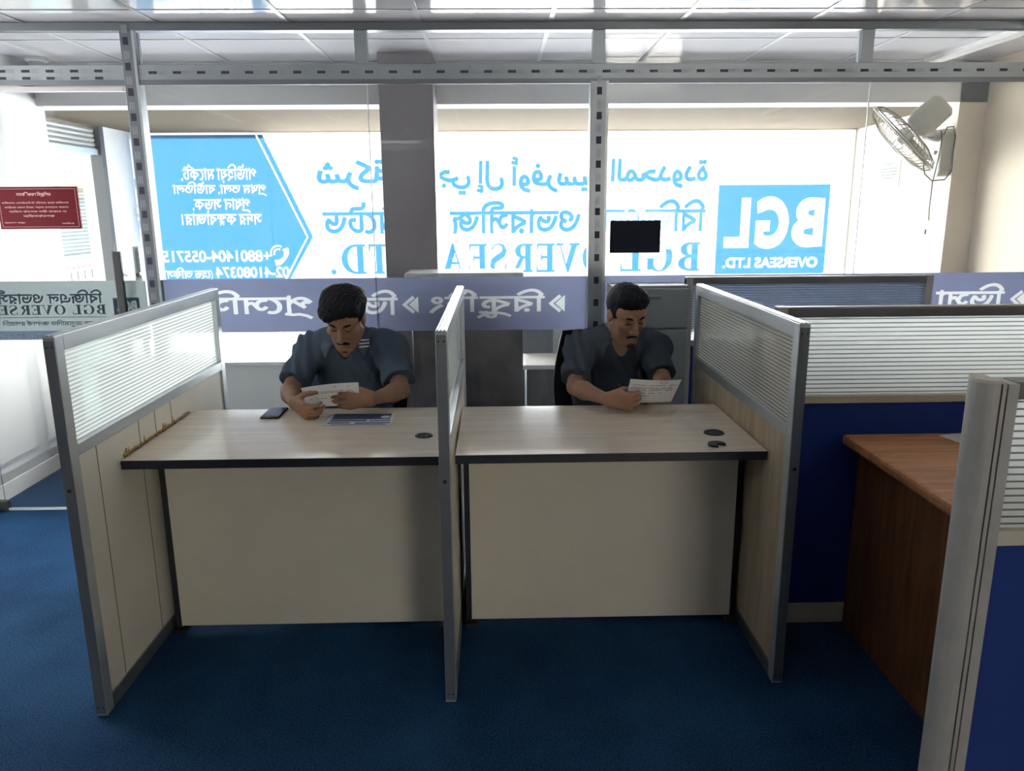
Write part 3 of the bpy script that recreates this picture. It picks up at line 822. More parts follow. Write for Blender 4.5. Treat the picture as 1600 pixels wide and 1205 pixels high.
# fan
fbx = pier_x(4.97)
fan = thing('wall_fan', 'old white wall fan tilted on the cream pier at the upper right', 'fan', (fbx, 4.97, 1.72))
MB().prism([(4.895, 1.745), (4.915, 1.715), (5.025, 1.715), (5.045, 1.745), (5.045, 1.975), (5.025, 2.0), (4.915, 2.0), (4.895, 1.975)], fbx - 0.085, fbx - 0.001, lambda a, b, c: (c, a, b)).build('wall_base', MT['fan_w'], fan, bevel=0.014)
fd = Vector((-0.64, 0.36, -0.68)).normalized()          # the way the fan blows
hub = Vector((2.495, 4.87, 1.940)) - fd * 0.05
pv_ = hub - fd * 0.12
MB().tube([(fbx - 0.05, 4.96, 1.955), (fbx - 0.15, 4.93, 1.962), tuple(pv_ + Vector((0.035, 0.01, -0.055)))], [0.036, 0.032, 0.026], 14).build('arm', MT['fan_w'], fan, smooth=True)
MB().lathe([(0.0, -0.034), (0.022, -0.034), (0.022, 0.034), (0.0, 0.034)], (fbx - 0.165, 4.92, 1.962), (0, 1, 0)).build('tilt_knob', MT['grey_dark'], fan, smooth=True)
AX_ = fd.orthogonal().normalized(); AY_ = fd.cross(AX_)
def fpt(r, a, h): return hub + fd * h + (AX_ * math.cos(a) + AY_ * math.sin(a)) * r
MB().lathe([(0.0, -0.235), (0.055, -0.235), (0.078, -0.215), (0.086, -0.08), (0.070, -0.03), (0.035, -0.012)], hub, fd, 28).build('motor_housing', MT['fan_w'], fan, smooth=True)
gu = MB(); R_ = 0.255
def guard(h_in, h_rim, n):
    for k in range(n):
        a = 2 * math.pi * k / n
        gu.tube([fpt(0.045, a, h_in), fpt(R_ * 0.55, a, h_in + (h_rim - h_in) * 0.12), fpt(R_ * 0.9, a, h_in + (h_rim - h_in) * 0.55), fpt(R_, a, h_rim)], 0.0022, 4)
guard(-0.018, 0.045, 44); guard(0.125, 0.058, 44)
for r, h, w in ((R_, 0.045, 0.0045), (R_, 0.058, 0.0045), (R_ * 0.6, 0.113, 0.0025), (R_ * 0.6, -0.008, 0.0025), (0.055, 0.126, 0.003)):
    gu.tube([fpt(r, 2 * math.pi * k / 48, h) for k in range(48)], w, 6, closed=True)
gu.build('guard', MT['fan_wire'], fan, smooth=True)
MB().lathe([(0.0, 0.122), (0.055, 0.122), (0.055, 0.129), (0.0, 0.131)], hub, fd).build('guard_badge', MT['fan_w'], fan, smooth=True)
MB().lathe([(0.0, 0.0), (0.038, 0.0), (0.038, 0.05), (0.02, 0.080), (0, 0.085)], hub, fd).build('blade_hub', MT['fan_blade'], fan, smooth=True)
for k in range(3):
    a0 = 2 * math.pi * k / 3 + 0.4
    V_ = []; F2 = []
    for i in range(7):
        r = 0.03 + (0.225 - 0.03) * i / 6
        wv = 0.40 + 0.36 * math.sin(math.pi * (i + 1) / 8)
        for j in range(6):
            u = j / 5 - 0.5
            V_.append(fpt(r, a0 + u * wv * 1.5 + 0.25 * i / 6, 0.035 + u * 0.045))
    n0 = len(V_)
    V_ += [v + fd * 0.003 for v in V_]
    for i in range(6):
        for j in range(5):
            p = i * 6 + j
            F2 += [(p, p + 1, p + 7, p + 6), (n0 + p, n0 + p + 6, n0 + p + 7, n0 + p + 1)]
    rim = [j for j in range(6)] + [i * 6 + 5 for i in range(1, 7)] + [36 + j for j in range(4, -1, -1)] + [i * 6 for i in range(5, 0, -1)]
    for q in range(len(rim)): F2.append((rim[q], n0 + rim[q], n0 + rim[(q + 1) % len(rim)], rim[(q + 1) % len(rim)]))
    link_mesh('blade', V_, F2, MT['fan_blade'], fan, smooth=True)
bx, by = fbx - 0.062, 4.93
cd = MB()
cd.tube([(fbx - 0.19, 4.90, 1.91), (fbx - 0.20, 4.89, 1.83), (fbx - 0.17, 4.90, 1.73), (fbx - 0.12, 4.90, 1.69), (fbx - 0.05, 4.885, 1.695), (fbx - 0.012, 4.885, 1.75), (fbx - 0.02, 4.88, 1.85), (fbx - 0.012, 4.885, 1.95), (fbx - 0.03, 4.89, 2.01), (fbx - 0.07, 4.885, 2.005), (fbx - 0.09, 4.88, 1.96)], 0.0045, 6)
cd.tube([(fbx - 0.105, 4.88, 1.985), (fbx - 0.10, 4.875, 1.93), (fbx - 0.10, 4.89, 1.82), (fbx - 0.12, 4.89, 1.68), (fbx - 0.125, 4.885, 1.52), (fbx - 0.12, 4.885, 1.45)], 0.0042, 6)
cd.build('power_cord', MT['cord'], fan, smooth=True)
MB().tube([(fbx - 0.105, 4.93, 1.74), (fbx - 0.102, 4.925, 1.55), (fbx - 0.10, 4.92, 1.42), (fbx - 0.112, 4.92, 1.385)], 0.0016, 5).lathe([(0, 0), (0.005, 0.004), (0.006, 0.03), (0, 0.036)], (fbx - 0.115, 4.92, 1.36)).build('pull_cord', MT['fan_wire'], fan, smooth=True)
MB().box(fbx - 0.0865, fbx - 0.0855, 4.95, 4.99, 1.79, 1.82).build('speed_label', MT['notice'], fan)
MB().lathe([(0, 0), (0.012, 0), (0.012, 0.01), (0, 0.012)], (fbx - 0.086, 4.965, 1.86), (-1, 0, 0)).build('speed_knob', MT['fan_blade'], fan, smooth=True)

# ---------------------------------------------------------------- the street beyond the entrance
struct(box('street', pmat('street_ground', (0.35, 0.34, 0.32), 0.9), -40, 25, YF + 1.2, 60, -3.6, -3.4))
struct(box('fill_wall_left', pmat('fill_wall_left_render', (0.36, 0.36, 0.35), 0.9), -5.9, -5.6, -3, 9.0, -3.5, 3.4))  # added unseen wall that bounces sunlight towards the left window
struct(box('fill_wall_rear', pmat('fill_wall_rear_render', (0.80, 0.76, 0.68), 0.9), -6, 10, -9.6, -9.2, -3.5, 5.0))  # added unseen pale wall, a sunlit reflector for the rear fill
fc = thing('street_building', 'pale building with shop boards across the street, seen through the entrance', 'building', (-9.5, 18, -3.4))
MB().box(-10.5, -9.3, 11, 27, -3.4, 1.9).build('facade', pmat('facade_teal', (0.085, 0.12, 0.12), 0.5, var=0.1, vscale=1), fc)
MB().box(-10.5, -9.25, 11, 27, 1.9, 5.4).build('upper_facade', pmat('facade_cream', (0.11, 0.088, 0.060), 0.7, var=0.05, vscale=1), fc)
lv = MB()
for k in range(16): lv.box(-9.3, -9.26, 11, 27, 0.62 + k * 0.08, 0.64 + k * 0.08)
lv.build('louvre', pmat('louvre_white', (0.19, 0.215, 0.215), 0.5), fc)
MB().box(-9.0, -8.8, 11, 27, 2.32, 2.42).build('awning_beam', MT['grey_dark'], fc)
sg = thing('shop_board', 'white shop sign board with red and cyan print beyond the entrance', 'sign', (-9.1, 17.6, -0.6))
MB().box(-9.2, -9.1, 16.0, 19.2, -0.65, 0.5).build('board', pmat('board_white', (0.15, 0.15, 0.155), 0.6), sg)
pr = MB(); random.seed(3)
y = 16.5
while y < 18.9:
    L = random.uniform(0.08, 0.2); pr.box(-9.1, -9.095, y, y + L, 0.30, 0.36); y += L + 0.05
pr.build('red_print', pmat('red_print', (0.10, 0.012, 0.010), 0.6), sg)
pr = MB(); y = 16.5
while y < 18.9:
    L = random.uniform(0.06, 0.16); pr.box(-9.1, -9.095, y, y + L, -0.20, 0.0); y += L + 0.06
pr.build('cyan_print', pmat('cyan_print', (0.005, 0.05, 0.08), 0.6), sg)
pr = MB(); y = 16.5
while y < 18.9:
    L = random.uniform(0.10, 0.25); pr.box(-9.1, -9.095, y, y + L, -0.45, -0.40); y += L + 0.08
pr.build('dark_print', MT['ink'], sg)
pr = MB(); y = 16.4
while y < 19:
    L = random.uniform(0.2, 0.5); pr.box(-9.1, -9.09, y, y + L, 0.06, 0.24); y += L + 0.05
pr.build('picture_strip', pmat('picture_green', (0.04, 0.05, 0.03), 0.7, var=0.5, vscale=9), sg)
cb = thing('street_cable', 'dark overhead cables crossing the street outside the entrance', 'cables', (-6.5, 14, 2.0))
for z0, z1, r in ((2.05, 2.02, 0.014), (1.98, 1.86, 0.018), (1.92, 1.84, 0.010)):
    MB().tube([(-7.0, 9.0 + 11 * i / 12, z0 + (z1 - z0) * i / 12 - 0.12 * math.sin(math.pi * i / 12)) for i in range(13)], r, 6).build('cable', MT['cord'], cb, smooth=True)

# ================================================================ cubicle screens
HP = 1.205
def one_face(o, ax):
    """the etched stripes are on one face of the pane, the rest is clear glass"""
    o.data.materials.append(MT['glass'])
    for p in o.data.polygons: p.material_index = 0 if p.normal[ax] < -0.9 else 1
    return o
def side_screen(name, label, x0, x1, y0, y1, board, glassm, group, joints=()):
    """aluminium-framed screen running away from the viewer: board below, striped glass above"""
    t = thing(name, label, 'desk screen', ((x0 + x1) / 2, (y0 + y1) / 2, 0), group)
    w = 0.044
    st = MB().box(x0, x1, y0, y0 + w, 0, HP).build('front_post', MT['alu'], t, bevel=0.002)
    MB().box(x0 + 0.002, x1 - 0.002, y0 - 0.003, y0, 0.01, HP - 0.012).build('cover_strip', MT['alu_dark'], st)
    MB().lathe([(0.0, 0), (0.006, 0), (0.006, 0.002), (0, 0.003)], ((x0 + x1) / 2, y0 - 0.003, 0.75), (0, -1, 0), 12).build('screw', MT['black'], st)
    for z in (0.03, HP - 0.03):
        for dx in (-0.008, 0.008): MB().lathe([(0.0, 0), (0.003, 0), (0, 0.002)], ((x0 + x1) / 2 + dx, y0 - 0.003, z), (0, -1, 0), 8).build('screw', MT['black'], st)
    MB().box(x0, x1, y1 - w, y1, 0, HP).build('rear_post', MT['alu'], t, bevel=0.002)
    tp = MB().box(x0, x1, y0 + w, y1 - w, HP - 0.046, HP)
    tp.build('top_rail', MT['alu'], t, bevel=0.002)
    ri = MB()
    for k in range(3): ri.box(x0 + 0.004 + k * 0.010, x0 + 0.009 + k * 0.010, y0 + 0.001, y1, HP, HP + 0.003)
    ri.build('ribbed_cap', MT['alu'], t)
    MB().box(x0, x1, y0 + w, y1 - w, 0.843, 0.880).build('middle_rail', MT['alu'], t, bevel=0.002)
    MB().box(x0, x1, y0 + w, y1 - w, 0.0, 0.05).build('bottom_rail', MT['alu_dark'], t, bevel=0.002)
    one_face(MB().box((x0 + x1) / 2 - 0.003, (x0 + x1) / 2 + 0.003, y0 + w, y1 - w, 0.880, HP - 0.046).build('striped_glass', glassm, t), 0)
    bd = MB().box(x0 + 0.006, x1 - 0.006, y0 + w, y1 - w, 0.05, 0.843).build('board', board, t)
    if joints:
        j = MB()
        for y in joints:
            j.box(x0 + 0.0050, x1 - 0.0050, y - 0.0015, y + 0.0015, 0.05, 0.843)
        j.build('board_joint', MT['seam_dark'], bd)
    return t
G = 'desk screens around the two front desks'
scr_l = side_screen('desk_screen', 'off-white desk screen with striped glass at the left end of the desks', -1.266, -1.232, 2.160, 3.475, MT['lam_white'], MT['sg_side'], G, (2.31, 2.60, 2.73, 2.87))
side_screen('desk_screen', 'desk screen with striped glass standing between the two men', -0.174, -0.140, 2.195, 3.475, MT['lam_white'], MT['sg_mid'], G)
side_screen('desk_screen', 'wood-faced desk screen with striped glass, right of the man in plain black', 0.905, 0.939, 2.262, 3.475, MT['oak_v'], MT['sg_side'], G)
# brown glue bead where the left desk meets its screen
gl = MB(); random.seed(11)
pts = []
for i in range(40):
    y = 2.47 + 0.57 * i / 39
    pts.append((-1.2385 + 0.002 * random.random(), y, 0.752 + 0.004 * random.random()))
gl.tube(pts, [0.0035 + 0.004 * random.random() for _ in pts], 5)
for i in range(9):
    y = 2.47 + 0.56 * random.random()
    gl.tube([(-1.237, y, 0.75), (-1.238, y + 0.004, 0.76 + 0.015 * random.random()), (-1.238, y + 0.012, 0.765 + 0.02 * random.random())], [0.003, 0.002, 0.0008], 5)
gl.build('glue_bead', MT['glue'], scr_l, smooth=True)

# ================================================================ the two front desks
def desk(label, x0, x1, y0, yp, group):
    t = thing('desk', label, 'desk', ((x0 + x1) / 2, (y0 + 3.08) / 2, 0), group)
    top = MB().box(x0, x1, y0 + 0.003, 3.08, 0.722, 0.75).build('desktop', MT['oak'], t, bevel=0.0015)
    MB().box(x0, x1, y0, y0 + 0.003, 0.720, 0.7495).build('edge_band', MT['edge_dark'], top)
    a, b = x0 + 0.035, x1 - 0.02
    MB().box(a, b, yp, yp + 0.018, 0.018, 0.722).build('front_panel', MT['lam_white'], t, bevel=0.001)
    for gx in (a - 0.02, b + 0.0):
        sd = MB().box(gx, gx + 0.02, yp - 0.002, 3.05, 0.012, 0.722).build('side_panel', MT['grey_trim'], t)
        MB().box(gx, gx + 0.02, yp - 0.004, yp - 0.002, 0.012, 0.722).build('edge_band', MT['edge_dark'], sd)
    for fa, fb in ((a - 0.022, a + 0.025), (b - 0.02, b + 0.022)): MB().box(fa, fb, yp - 0.03, yp + 0.03, 0.0, 0.014).build('foot', MT['edge_dark'], t)
    return t, top
GD = 'front desks facing the room'
d1, top1 = desk('pale oak topped desk at left, with a phone and a magazine on it', -1.230, -0.176, 2.432, 2.665, GD)
d2, top2 = desk('pale oak topped desk at right, with two black grommet pieces on it', -0.138, 0.903, 2.442, 2.675, GD)
def grommet(x, y, r, par, name='grommet'):
    g_ = MB().lathe([(r * 0.78, 0.0005), (r, 0.0005), (r, 0.003), (r * 0.9, 0.0045), (r * 0.8, 0.0035), (r * 0.78, 0.001)], (x, y, 0.75), (0, 0, 1), 28).build(name, MT['black'], par, smooth=True)
    MB().lathe([(0.0, 0.0008), (r * 0.78, 0.0008), (r * 0.78, 0.0022), (0, 0.0024)], (x, y, 0.75), (0, 0, 1), 24).build('cap', MT['black_gloss'], g_, smooth=True)
grommet(-0.262, 2.67, 0.032, top1)
grommet(0.783, 2.66, 0.037, top2)
# the loose cap, lying near the hole: a disc with a notch
cp = [(0.030 * math.cos(a), 0.030 * math.sin(a)) for a in np.linspace(math.radians(-25), math.radians(265), 26)] + [(-0.004, -0.012), (0.010, 0.0)]
tag(MB().prism([(0.752 + x, 2.515 + y) for x, y in cp], 0.7505, 0.7575).build('grommet_cap', MT['black'], None, (0.752, 2.515, 0.7505), bevel=0.001), 'loose notched black grommet cap lying near the front of the right desk', 'cap')

# phone, magazine
ph = thing('mobile_phone', 'black mobile phone lying on the left desk beside the man', 'phone', (-0.885, 3.0, 0.7505))
MB().box(-0.922, -0.848, 2.925, 3.072, 0.7505, 0.7595).build('body', MT['black'], ph, bevel=0.003)
MB().box(-0.918, -0.852, 2.931, 3.066, 0.7596, 0.7602).build('screen', MT['black_gloss'], ph)
mg = thing('leaflet', 'printed blue and white leaflet on the left desk under the man’s hands'.replace('’', "'"), 'leaflet', (-0.53, 2.89, 0.7505))
MB().box(-0.655, -0.40, 2.815, 2.985, 0.7503, 0.7518).build('sheet', MT['notice'], mg)
pr = MB().box(-0.64, -0.415, 2.90, 2.98, 0.7519, 0.7522).box(-0.64, -0.50, 2.872, 2.89, 0.7519, 0.7522).box(-0.49, -0.41, 2.872, 2.884, 0.7519, 0.7522).box(-0.645, -0.56, 2.845, 2.858, 0.7519, 0.7522).box(-0.54, -0.405, 2.840, 2.854, 0.7519, 0.7522).box(-0.63, -0.42, 2.822, 2.830, 0.7519, 0.7522)
pr.build('print', MT['ink_blue'], mg)
MB().lathe([(0, 0), (0.018, 0), (0.018, 0.0002), (0, 0.0003)], (-0.435, 2.93, 0.7523), (0, 0, 1), 16).build('emblem', MT['notice'], mg)

# ================================================================ other cubicle screens on the right
def cross_screen(label, x0, x1, y, capd, low, mid, top_m, group, glassm, zmid=0.875, post_l=True, post_r=True):
    t = thing('cubicle_screen', label, 'cubicle screen', ((x0 + x1) / 2, y, 0), group)
    d = 0.022
    MB().box(x0, x1, y - d, y + d, HP - 0.036, HP - 0.006).build('top_rail', top_m, t, bevel=0.003)
    MB().box(x0, x1, y - d * 0.8, y + d * 0.8, HP - 0.006, HP).build('top_cap', MT['grey_trim'], t, bevel=0.002)
    MB().box(x0, x1, y - d, y + d, zmid - 0.012, zmid + 0.018).build('middle_rail', mid, t, bevel=0.003)
    MB().box(x0, x1, y - d * 0.7, y + d * 0.7, 0.08, zmid - 0.012).build('fabric_panel', low, t)
    MB().box(x0, x1, y - d, y + d, 0.0, 0.08).build('base_rail', MT['cream_trim'], t, bevel=0.003)
    one_face(MB().box(x0, x1, y - 0.003, y + 0.003, zmid + 0.018, HP - 0.036).build('striped_glass', glassm, t), 1)
    for on, a, b in ((post_l, x0, x0 + 0.035), (post_r, x1 - 0.035, x1)):
        if on: MB().box(a, b, y - d - 0.002, y + d + 0.002, 0, HP + 0.001).build('post', MT['grey_trim'], t, bevel=0.004)
    return t
GC = 'navy cubicle screens on the right'
cross_screen('wide navy cubicle screen with striped glass behind the brown desk', 0.978, 2.96, 2.66, 0, MT['navy'], MT['cream_trim'], MT['grey_dark'], GC, MT['sg_cross'], 0.872, True, False)
cross_screen('navy cubicle screen farthest back, standing against the glass partition', 0.945, 2.18, 3.835, 0, MT['navy'], MT['grey_trim'], MT['grey_dark'], GC, MT['sg_side'], 0.872)
# nearest screen: half-round end cap with grooves
t = thing('cubicle_screen', 'nearest cubicle screen with rounded grey end post, at the right edge of the photo', 'cubicle screen', (1.5, 1.49, 0), GC)
yy = 1.49
prof = [(0.992, yy - 0.034)] + [(0.985 - 0.034 * math.cos(a) * 1.0 + 0.0, yy - 0.034 * math.sin(a)) for a in np.linspace(math.pi / 2, -math.pi / 2, 15)] + [(0.992, yy + 0.034)]
pp = MB().prism(prof, 0, HP).build('end_post', MT['grey_trim'], t, bevel=0.001)
MB().prism([(x, yq) for x, yq in prof], HP, HP + 0.006).build('post_cap', MT['cream_trim'], pp)
for k, (a, b, mm, dd) in enumerate(((0.992, 0.996, 'black', 0.026), (0.996, 1.004, 'grey_trim', 0.033), (1.004, 1.008, 'black', 0.026), (1.008, 1.030, 'grey_trim', 0.032))):
    MB().box(a, b, yy - dd, yy + dd, 0, HP - (0.002 if k else 0)).build('groove' if mm == 'black' else 'stile', MT[mm], t)
MB().box(1.030, 2.96, yy - 0.024, yy + 0.024, HP - 0.036, HP).build('top_rail', MT['grey_dark'], t, bevel=0.003)
MB().box(1.030, 2.96, yy - 0.024, yy + 0.024, 0.855, 0.888).build('middle_rail', MT['cream_trim'], t, bevel=0.003)
MB().box(1.030, 2.96, yy - 0.017, yy + 0.017, 0.08, 0.855).build('fabric_panel', MT['navy'], t)
MB().box(1.030, 2.96, yy - 0.024, yy + 0.024, 0.0, 0.08).build('base_rail', MT['cream_trim'], t)
one_face(MB().box(1.030, 2.96, yy - 0.003, yy + 0.003, 0.888, HP - 0.036).build('striped_glass', MT['sg_cross'], t), 1)
# brown desk
bd = thing('brown_desk', 'orange-brown wooden desk inside the right cubicle', 'desk', (2.0, 2.08, 0))
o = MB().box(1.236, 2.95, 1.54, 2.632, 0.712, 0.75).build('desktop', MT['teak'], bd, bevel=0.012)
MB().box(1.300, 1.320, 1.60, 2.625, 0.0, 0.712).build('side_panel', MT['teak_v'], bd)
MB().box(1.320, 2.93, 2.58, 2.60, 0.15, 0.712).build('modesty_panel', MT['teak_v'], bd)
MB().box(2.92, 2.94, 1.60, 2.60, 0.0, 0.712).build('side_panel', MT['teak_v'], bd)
for k, (x, y, a, lab) in enumerate(((1.70, 2.47, 0.25, 'white paper sheet on the brown desk, upper of two'), (1.705, 2.455, 0.12, 'white paper sheet on the brown desk, lower of two'))):
    ca, sa = math.cos(a), math.sin(a)
    z = 0.7525 - 0.0012 * k
    m = MB().obox((x, y, z), (0.105 * ca, 0.105 * sa, 0), (-0.148 * sa, 0.148 * ca, 0), (0, 0, 0.0005))
    tag(m.build('paper_sheet', MT['paper'], None, (x, y, z - 0.0005)), lab, 'paper', 'papers on the brown desk')
# grey steel cabinet behind the man on the right
cbt = thing('steel_cabinet', 'grey steel cabinet against the glass behind the man in the black shirt', 'cabinet', (0.745, 3.78, 0))
MB().box(0.560, 0.930, 3.69, 3.868, 0.0, 1.178).build('body', MT['cabinet'], cbt, bevel=0.004)
for z0, z1 in ((0.52, 0.965), (0.975, 1.165), (0.04, 0.51)):
    dr = MB().box(0.565, 0.925, 3.676, 3.6895, z0, z1).build('drawer_front', MT['cabinet'], cbt, bevel=0.003)
    MB().box(0.70, 0.79, 3.666, 3.676, z1 - 0.05, z1 - 0.035).build('handle', MT['alu_dark'], dr)

# office chairs
def chair(x, y, label):
    t = thing('office_chair', label, 'chair', (x, y, 0), 'black office chairs behind the front desks')
    se = MB().box(x - 0.23, x + 0.23, y - 0.22, y + 0.20, 0.365, 0.425).build('seat', MT['black'], t, bevel=0.02)
    bk = MB(); nx, nz = 8, 8; V_ = []
    for s_ in (0, 1):
        for i in range(nz + 1):
            for j in range(nx + 1):
                u = j / nx * 2 - 1; w = i / nz
                hw = 0.205 + 0.03 * math.sin(math.pi * w) - 0.02 * w
                V_.append((x + u * hw, y + 0.235 - 0.03 * u * u + 0.02 * w + s_ * 0.03, 0.52 + 0.46 * w))
    n0 = (nx + 1) * (nz + 1); F_ = []
    for i in range(nz):
        for j in range(nx):
            p = i * (nx + 1) + j
            F_ += [(p, p + 1, p + nx + 2, p + nx + 1), (n0 + p, n0 + p + nx + 1, n0 + p + nx + 2, n0 + p + 1)]
    rim = list(range(nx + 1)) + [i * (nx + 1) + nx for i in range(1, nz + 1)] + [nz * (nx + 1) + j for j in range(nx - 1, -1, -1)] + [i * (nx + 1) for i in range(nz - 1, 0, -1)]
    for q in range(len(rim)): F_.append((rim[q], n0 + rim[q], n0 + rim[(q + 1) % len(rim)], rim[(q + 1) % len(rim)]))
    link_mesh('backrest', V_, F_, MT['black'], t, smooth=True, smooth_angle=50)
    MB().box(x - 0.03, x + 0.03, y + 0.20, y + 0.29, 0.375, 0.395).box(x - 0.03, x + 0.03, y + 0.275, y + 0.29, 0.375, 0.70).build('back_bracket', MT['black'], t)
    MB().tube([(x, y, 0.08), (x, y, 0.37)], [0.028, 0.022], 12).build('gas_post', MT['chrome'], t, smooth=True)
    for k in range(5):
        a = 2 * math.pi * k / 5 + 0.3
        lg = MB().tube([(x, y, 0.10), (x + 0.24 * math.cos(a), y + 0.24 * math.sin(a), 0.065)], [0.024, 0.016], 8).build('leg', MT['black'], t, smooth=True)
        MB().lathe([(0, -0.02), (0.027, -0.02), (0.027, 0.02), (0, 0.02)], (x + 0.24 * math.cos(a), y + 0.24 * math.sin(a), 0.028), (math.sin(a), -math.cos(a), 0), 16).build('caster', MT['black'], lg, smooth=True)
    return t
chair(-0.645, 3.34, 'black office chair under the man with the white collar stripes')
chair(0.50, 3.37, 'black office chair under the man with the short-cropped hair')

# ================================================================ people: bodies grown as one smooth surface
class Field:
    def __init__(s, lo, hi, h):
        s.lo = np.array(lo, float); s.h = h
        s.n = np.ceil((np.array(hi) - s.lo) / h).astype(int) + 1
        s.F = np.full(s.n, 1.0, np.float32)
        s.ax = [s.lo[i] + h * np.arange(s.n[i]) for i in range(3)]
    def block(s, lo, hi):
        a = np.clip(np.floor((np.array(lo) - s.lo) / s.h).astype(int), 0, s.n); b = np.clip(np.ceil((np.array(hi) - s.lo) / s.h).astype(int) + 1, 0, s.n)
        sl = tuple(slice(int(a[i]), int(b[i])) for i in range(3))
        X, Y, Z = np.meshgrid(*[s.ax[i][sl[i]] for i in range(3)], indexing='ij')
        return sl, np.stack([X, Y, Z], -1)
    def put(s, lo, hi, fn, k=0.0, mode='add', clip=()):
        pad = k + 4 * s.h + 0.02
        sl, P = s.block(np.array(lo) - pad, np.array(hi) + pad)
        if P.size == 0: return s
        d = fn(P)
        for pt, nr in clip: d = np.maximum(d, (P - np.array(pt)) @ np.array(Vector(nr).normalized()))
        A = s.F[sl]
        if mode == 'add':
            if k > 0:
                hh = np.maximum(k - np.abs(A - d), 0) / k; s.F[sl] = np.minimum(A, d) - hh * hh * k * 0.25
            else: s.F[sl] = np.minimum(A, d)
        else:
            d = -d
            if k > 0:
                hh = np.maximum(k - np.abs(A - d), 0) / k; s.F[sl] = np.maximum(A, d) + hh * hh * k * 0.25
            else: s.F[sl] = np.maximum(A, d)
        return s
    def cap(s, a, b, ra, rb, k=0.0, flat=None, mode='add', clip=(), grow=0.0):
        """tapered capsule; flat=(dir, f) squeezes it along dir by f"""
        a = np.array(a, float); b = np.array(b, float); ra += grow; rb += grow
        R = max(ra, rb); lo = np.minimum(a, b) - R; hi = np.maximum(a, b) + R
        if flat is not None:
            fd_ = np.array(Vector(flat[0]).normalized()); ff = flat[1]
        def fn(P):
            ab = b - a; Q = P - a
            t = np.clip((Q @ ab) / max(ab @ ab, 1e-9), 0, 1)
            D = Q - t[..., None] * ab
            if flat is not None:
                c = D @ fd_
                D = D + (c * (1 / ff - 1))[..., None] * fd_
                return (np.sqrt((D * D).sum(-1)) - (ra + (rb - ra) * t)) * min(1.0, 0.5 + ff / 2)
            return np.sqrt((D * D).sum(-1)) - (ra + (rb - ra) * t)
        return s.put(lo, hi, fn, k, mode, clip)
    def ell(s, c, r, k=0.0, R=None, mode='add', clip=(), grow=0.0):
        c = np.array(c, float); r = np.array(r, float) + grow
        Rm = np.eye(3) if R is None else R       # rows: local axes in world
        e = max(r)
        def fn(P):
            Q = (P - c) @ Rm.T
            k0 = np.sqrt(((Q / r) ** 2).sum(-1)); k1 = np.sqrt(((Q / (r * r)) ** 2).sum(-1)) + 1e-9
            return k0 * (k0 - 1) / k1
        return s.put(c - e, c + e, fn, k, mode, clip)
    def mesh(s):
        F = s.F; inside = F < 0
        n = s.n
        c = inside[:-1, :-1, :-1].astype(np.int8)
        tot = np.zeros(tuple(n - 1), np.int8)
        for dx in (0, 1):
            for dy in (0, 1):
                for dz in (0, 1):
                    tot += inside[dx:n[0] - 1 + dx, dy:n[1] - 1 + dy, dz:n[2] - 1 + dz]
        act = (tot > 0) & (tot < 8)
        I = np.argwhere(act)
        idx = -np.ones(act.shape, np.int64); idx[act] = np.arange(len(I))
        S = np.zeros((len(I), 3)); cnt = np.zeros(len(I))
        for axx in range(3):
            for o1 in (0, 1):
                for o2 in (0, 1):
                    off = [0, 0, 0]; oth = [q for q in range(3) if q != axx]; off[oth[0]] = o1; off[oth[1]] = o2
                    A = I + off; B = A.copy(); B[:, axx] += 1
                    fa = F[A[:, 0], A[:, 1], A[:, 2]]; fb = F[B[:, 0], B[:, 1], B[:, 2]]
                    m = (fa < 0) != (fb < 0)
                    t = np.where(m, fa / np.where(np.abs(fa - fb) < 1e-9, 1, fa - fb), 0)
                    p = np.tile(np.array(off, float), (len(I), 1)); p[:, axx] = t
                    S[m] += p[m]; cnt += m
        V = s.lo + s.h * (I + S / np.maximum(cnt, 1)[:, None])
        quads = []
        for axx in range(3):
            o = [q for q in range(3) if q != axx]
            sa = [slice(None)] * 3; sb = [slice(None)] * 3; sa[axx] = slice(0, -1); sb[axx] = slice(1, None)
            ch = inside[tuple(sa)] != inside[tuple(sb)]
            ch_i = np.argwhere(ch)
            ok = np.all((ch_i[:, o] > 0) & (ch_i[:, o] < (n[o] - 1)), 1)
            ch_i = ch_i[ok]
            def cell(d0, d1):
                q = ch_i.copy(); q[:, o[0]] += d0; q[:, o[1]] += d1
                return idx[q[:, 0], q[:, 1], q[:, 2]]
            Q = np.stack([cell(-1, -1), cell(0, -1), cell(0, 0), cell(-1, 0)], 1)
            fl = inside[ch_i[:, 0], ch_i[:, 1], ch_i[:, 2]]
            if axx == 1: fl = ~fl
            Q[~fl] = Q[~fl][:, ::-1]
            quads.append(Q)
        return V, np.concatenate(quads)

def np_obj(name, V, Q, mat, parent=None, loc=None):
    base = wloc(parent) if parent is not None and loc is None else Vector(loc or (0, 0, 0))
    me = bpy.data.meshes.new(name)
    V = np.asarray(V, np.float32) - np.array(base, np.float32)
    Q = np.asarray(Q, np.int32)
    me.vertices.add(len(V)); me.vertices.foreach_set('co', V.ravel())
    me.loops.add(Q.size); me.loops.foreach_set('vertex_index', Q.ravel())
    me.polygons.add(len(Q)); me.polygons.foreach_set('loop_start', np.arange(0, Q.size, 4, dtype=np.int32))
    try: me.polygons.foreach_set('loop_total', np.full(len(Q), 4, np.int32))
    except Exception: pass
    me.polygons.foreach_set('use_smooth', np.ones(len(Q), bool))
    me.update(calc_edges=True); me.validate()
    me.materials.append(mat)
    o = bpy.data.objects.new(name, me); COL.objects.link(o)
    if parent is not None: o.parent = parent; o.location = base - wloc(parent)
    else: o.location = base
    return o

def nrm(v): v = np.array(v, float); return v / np.linalg.norm(v)

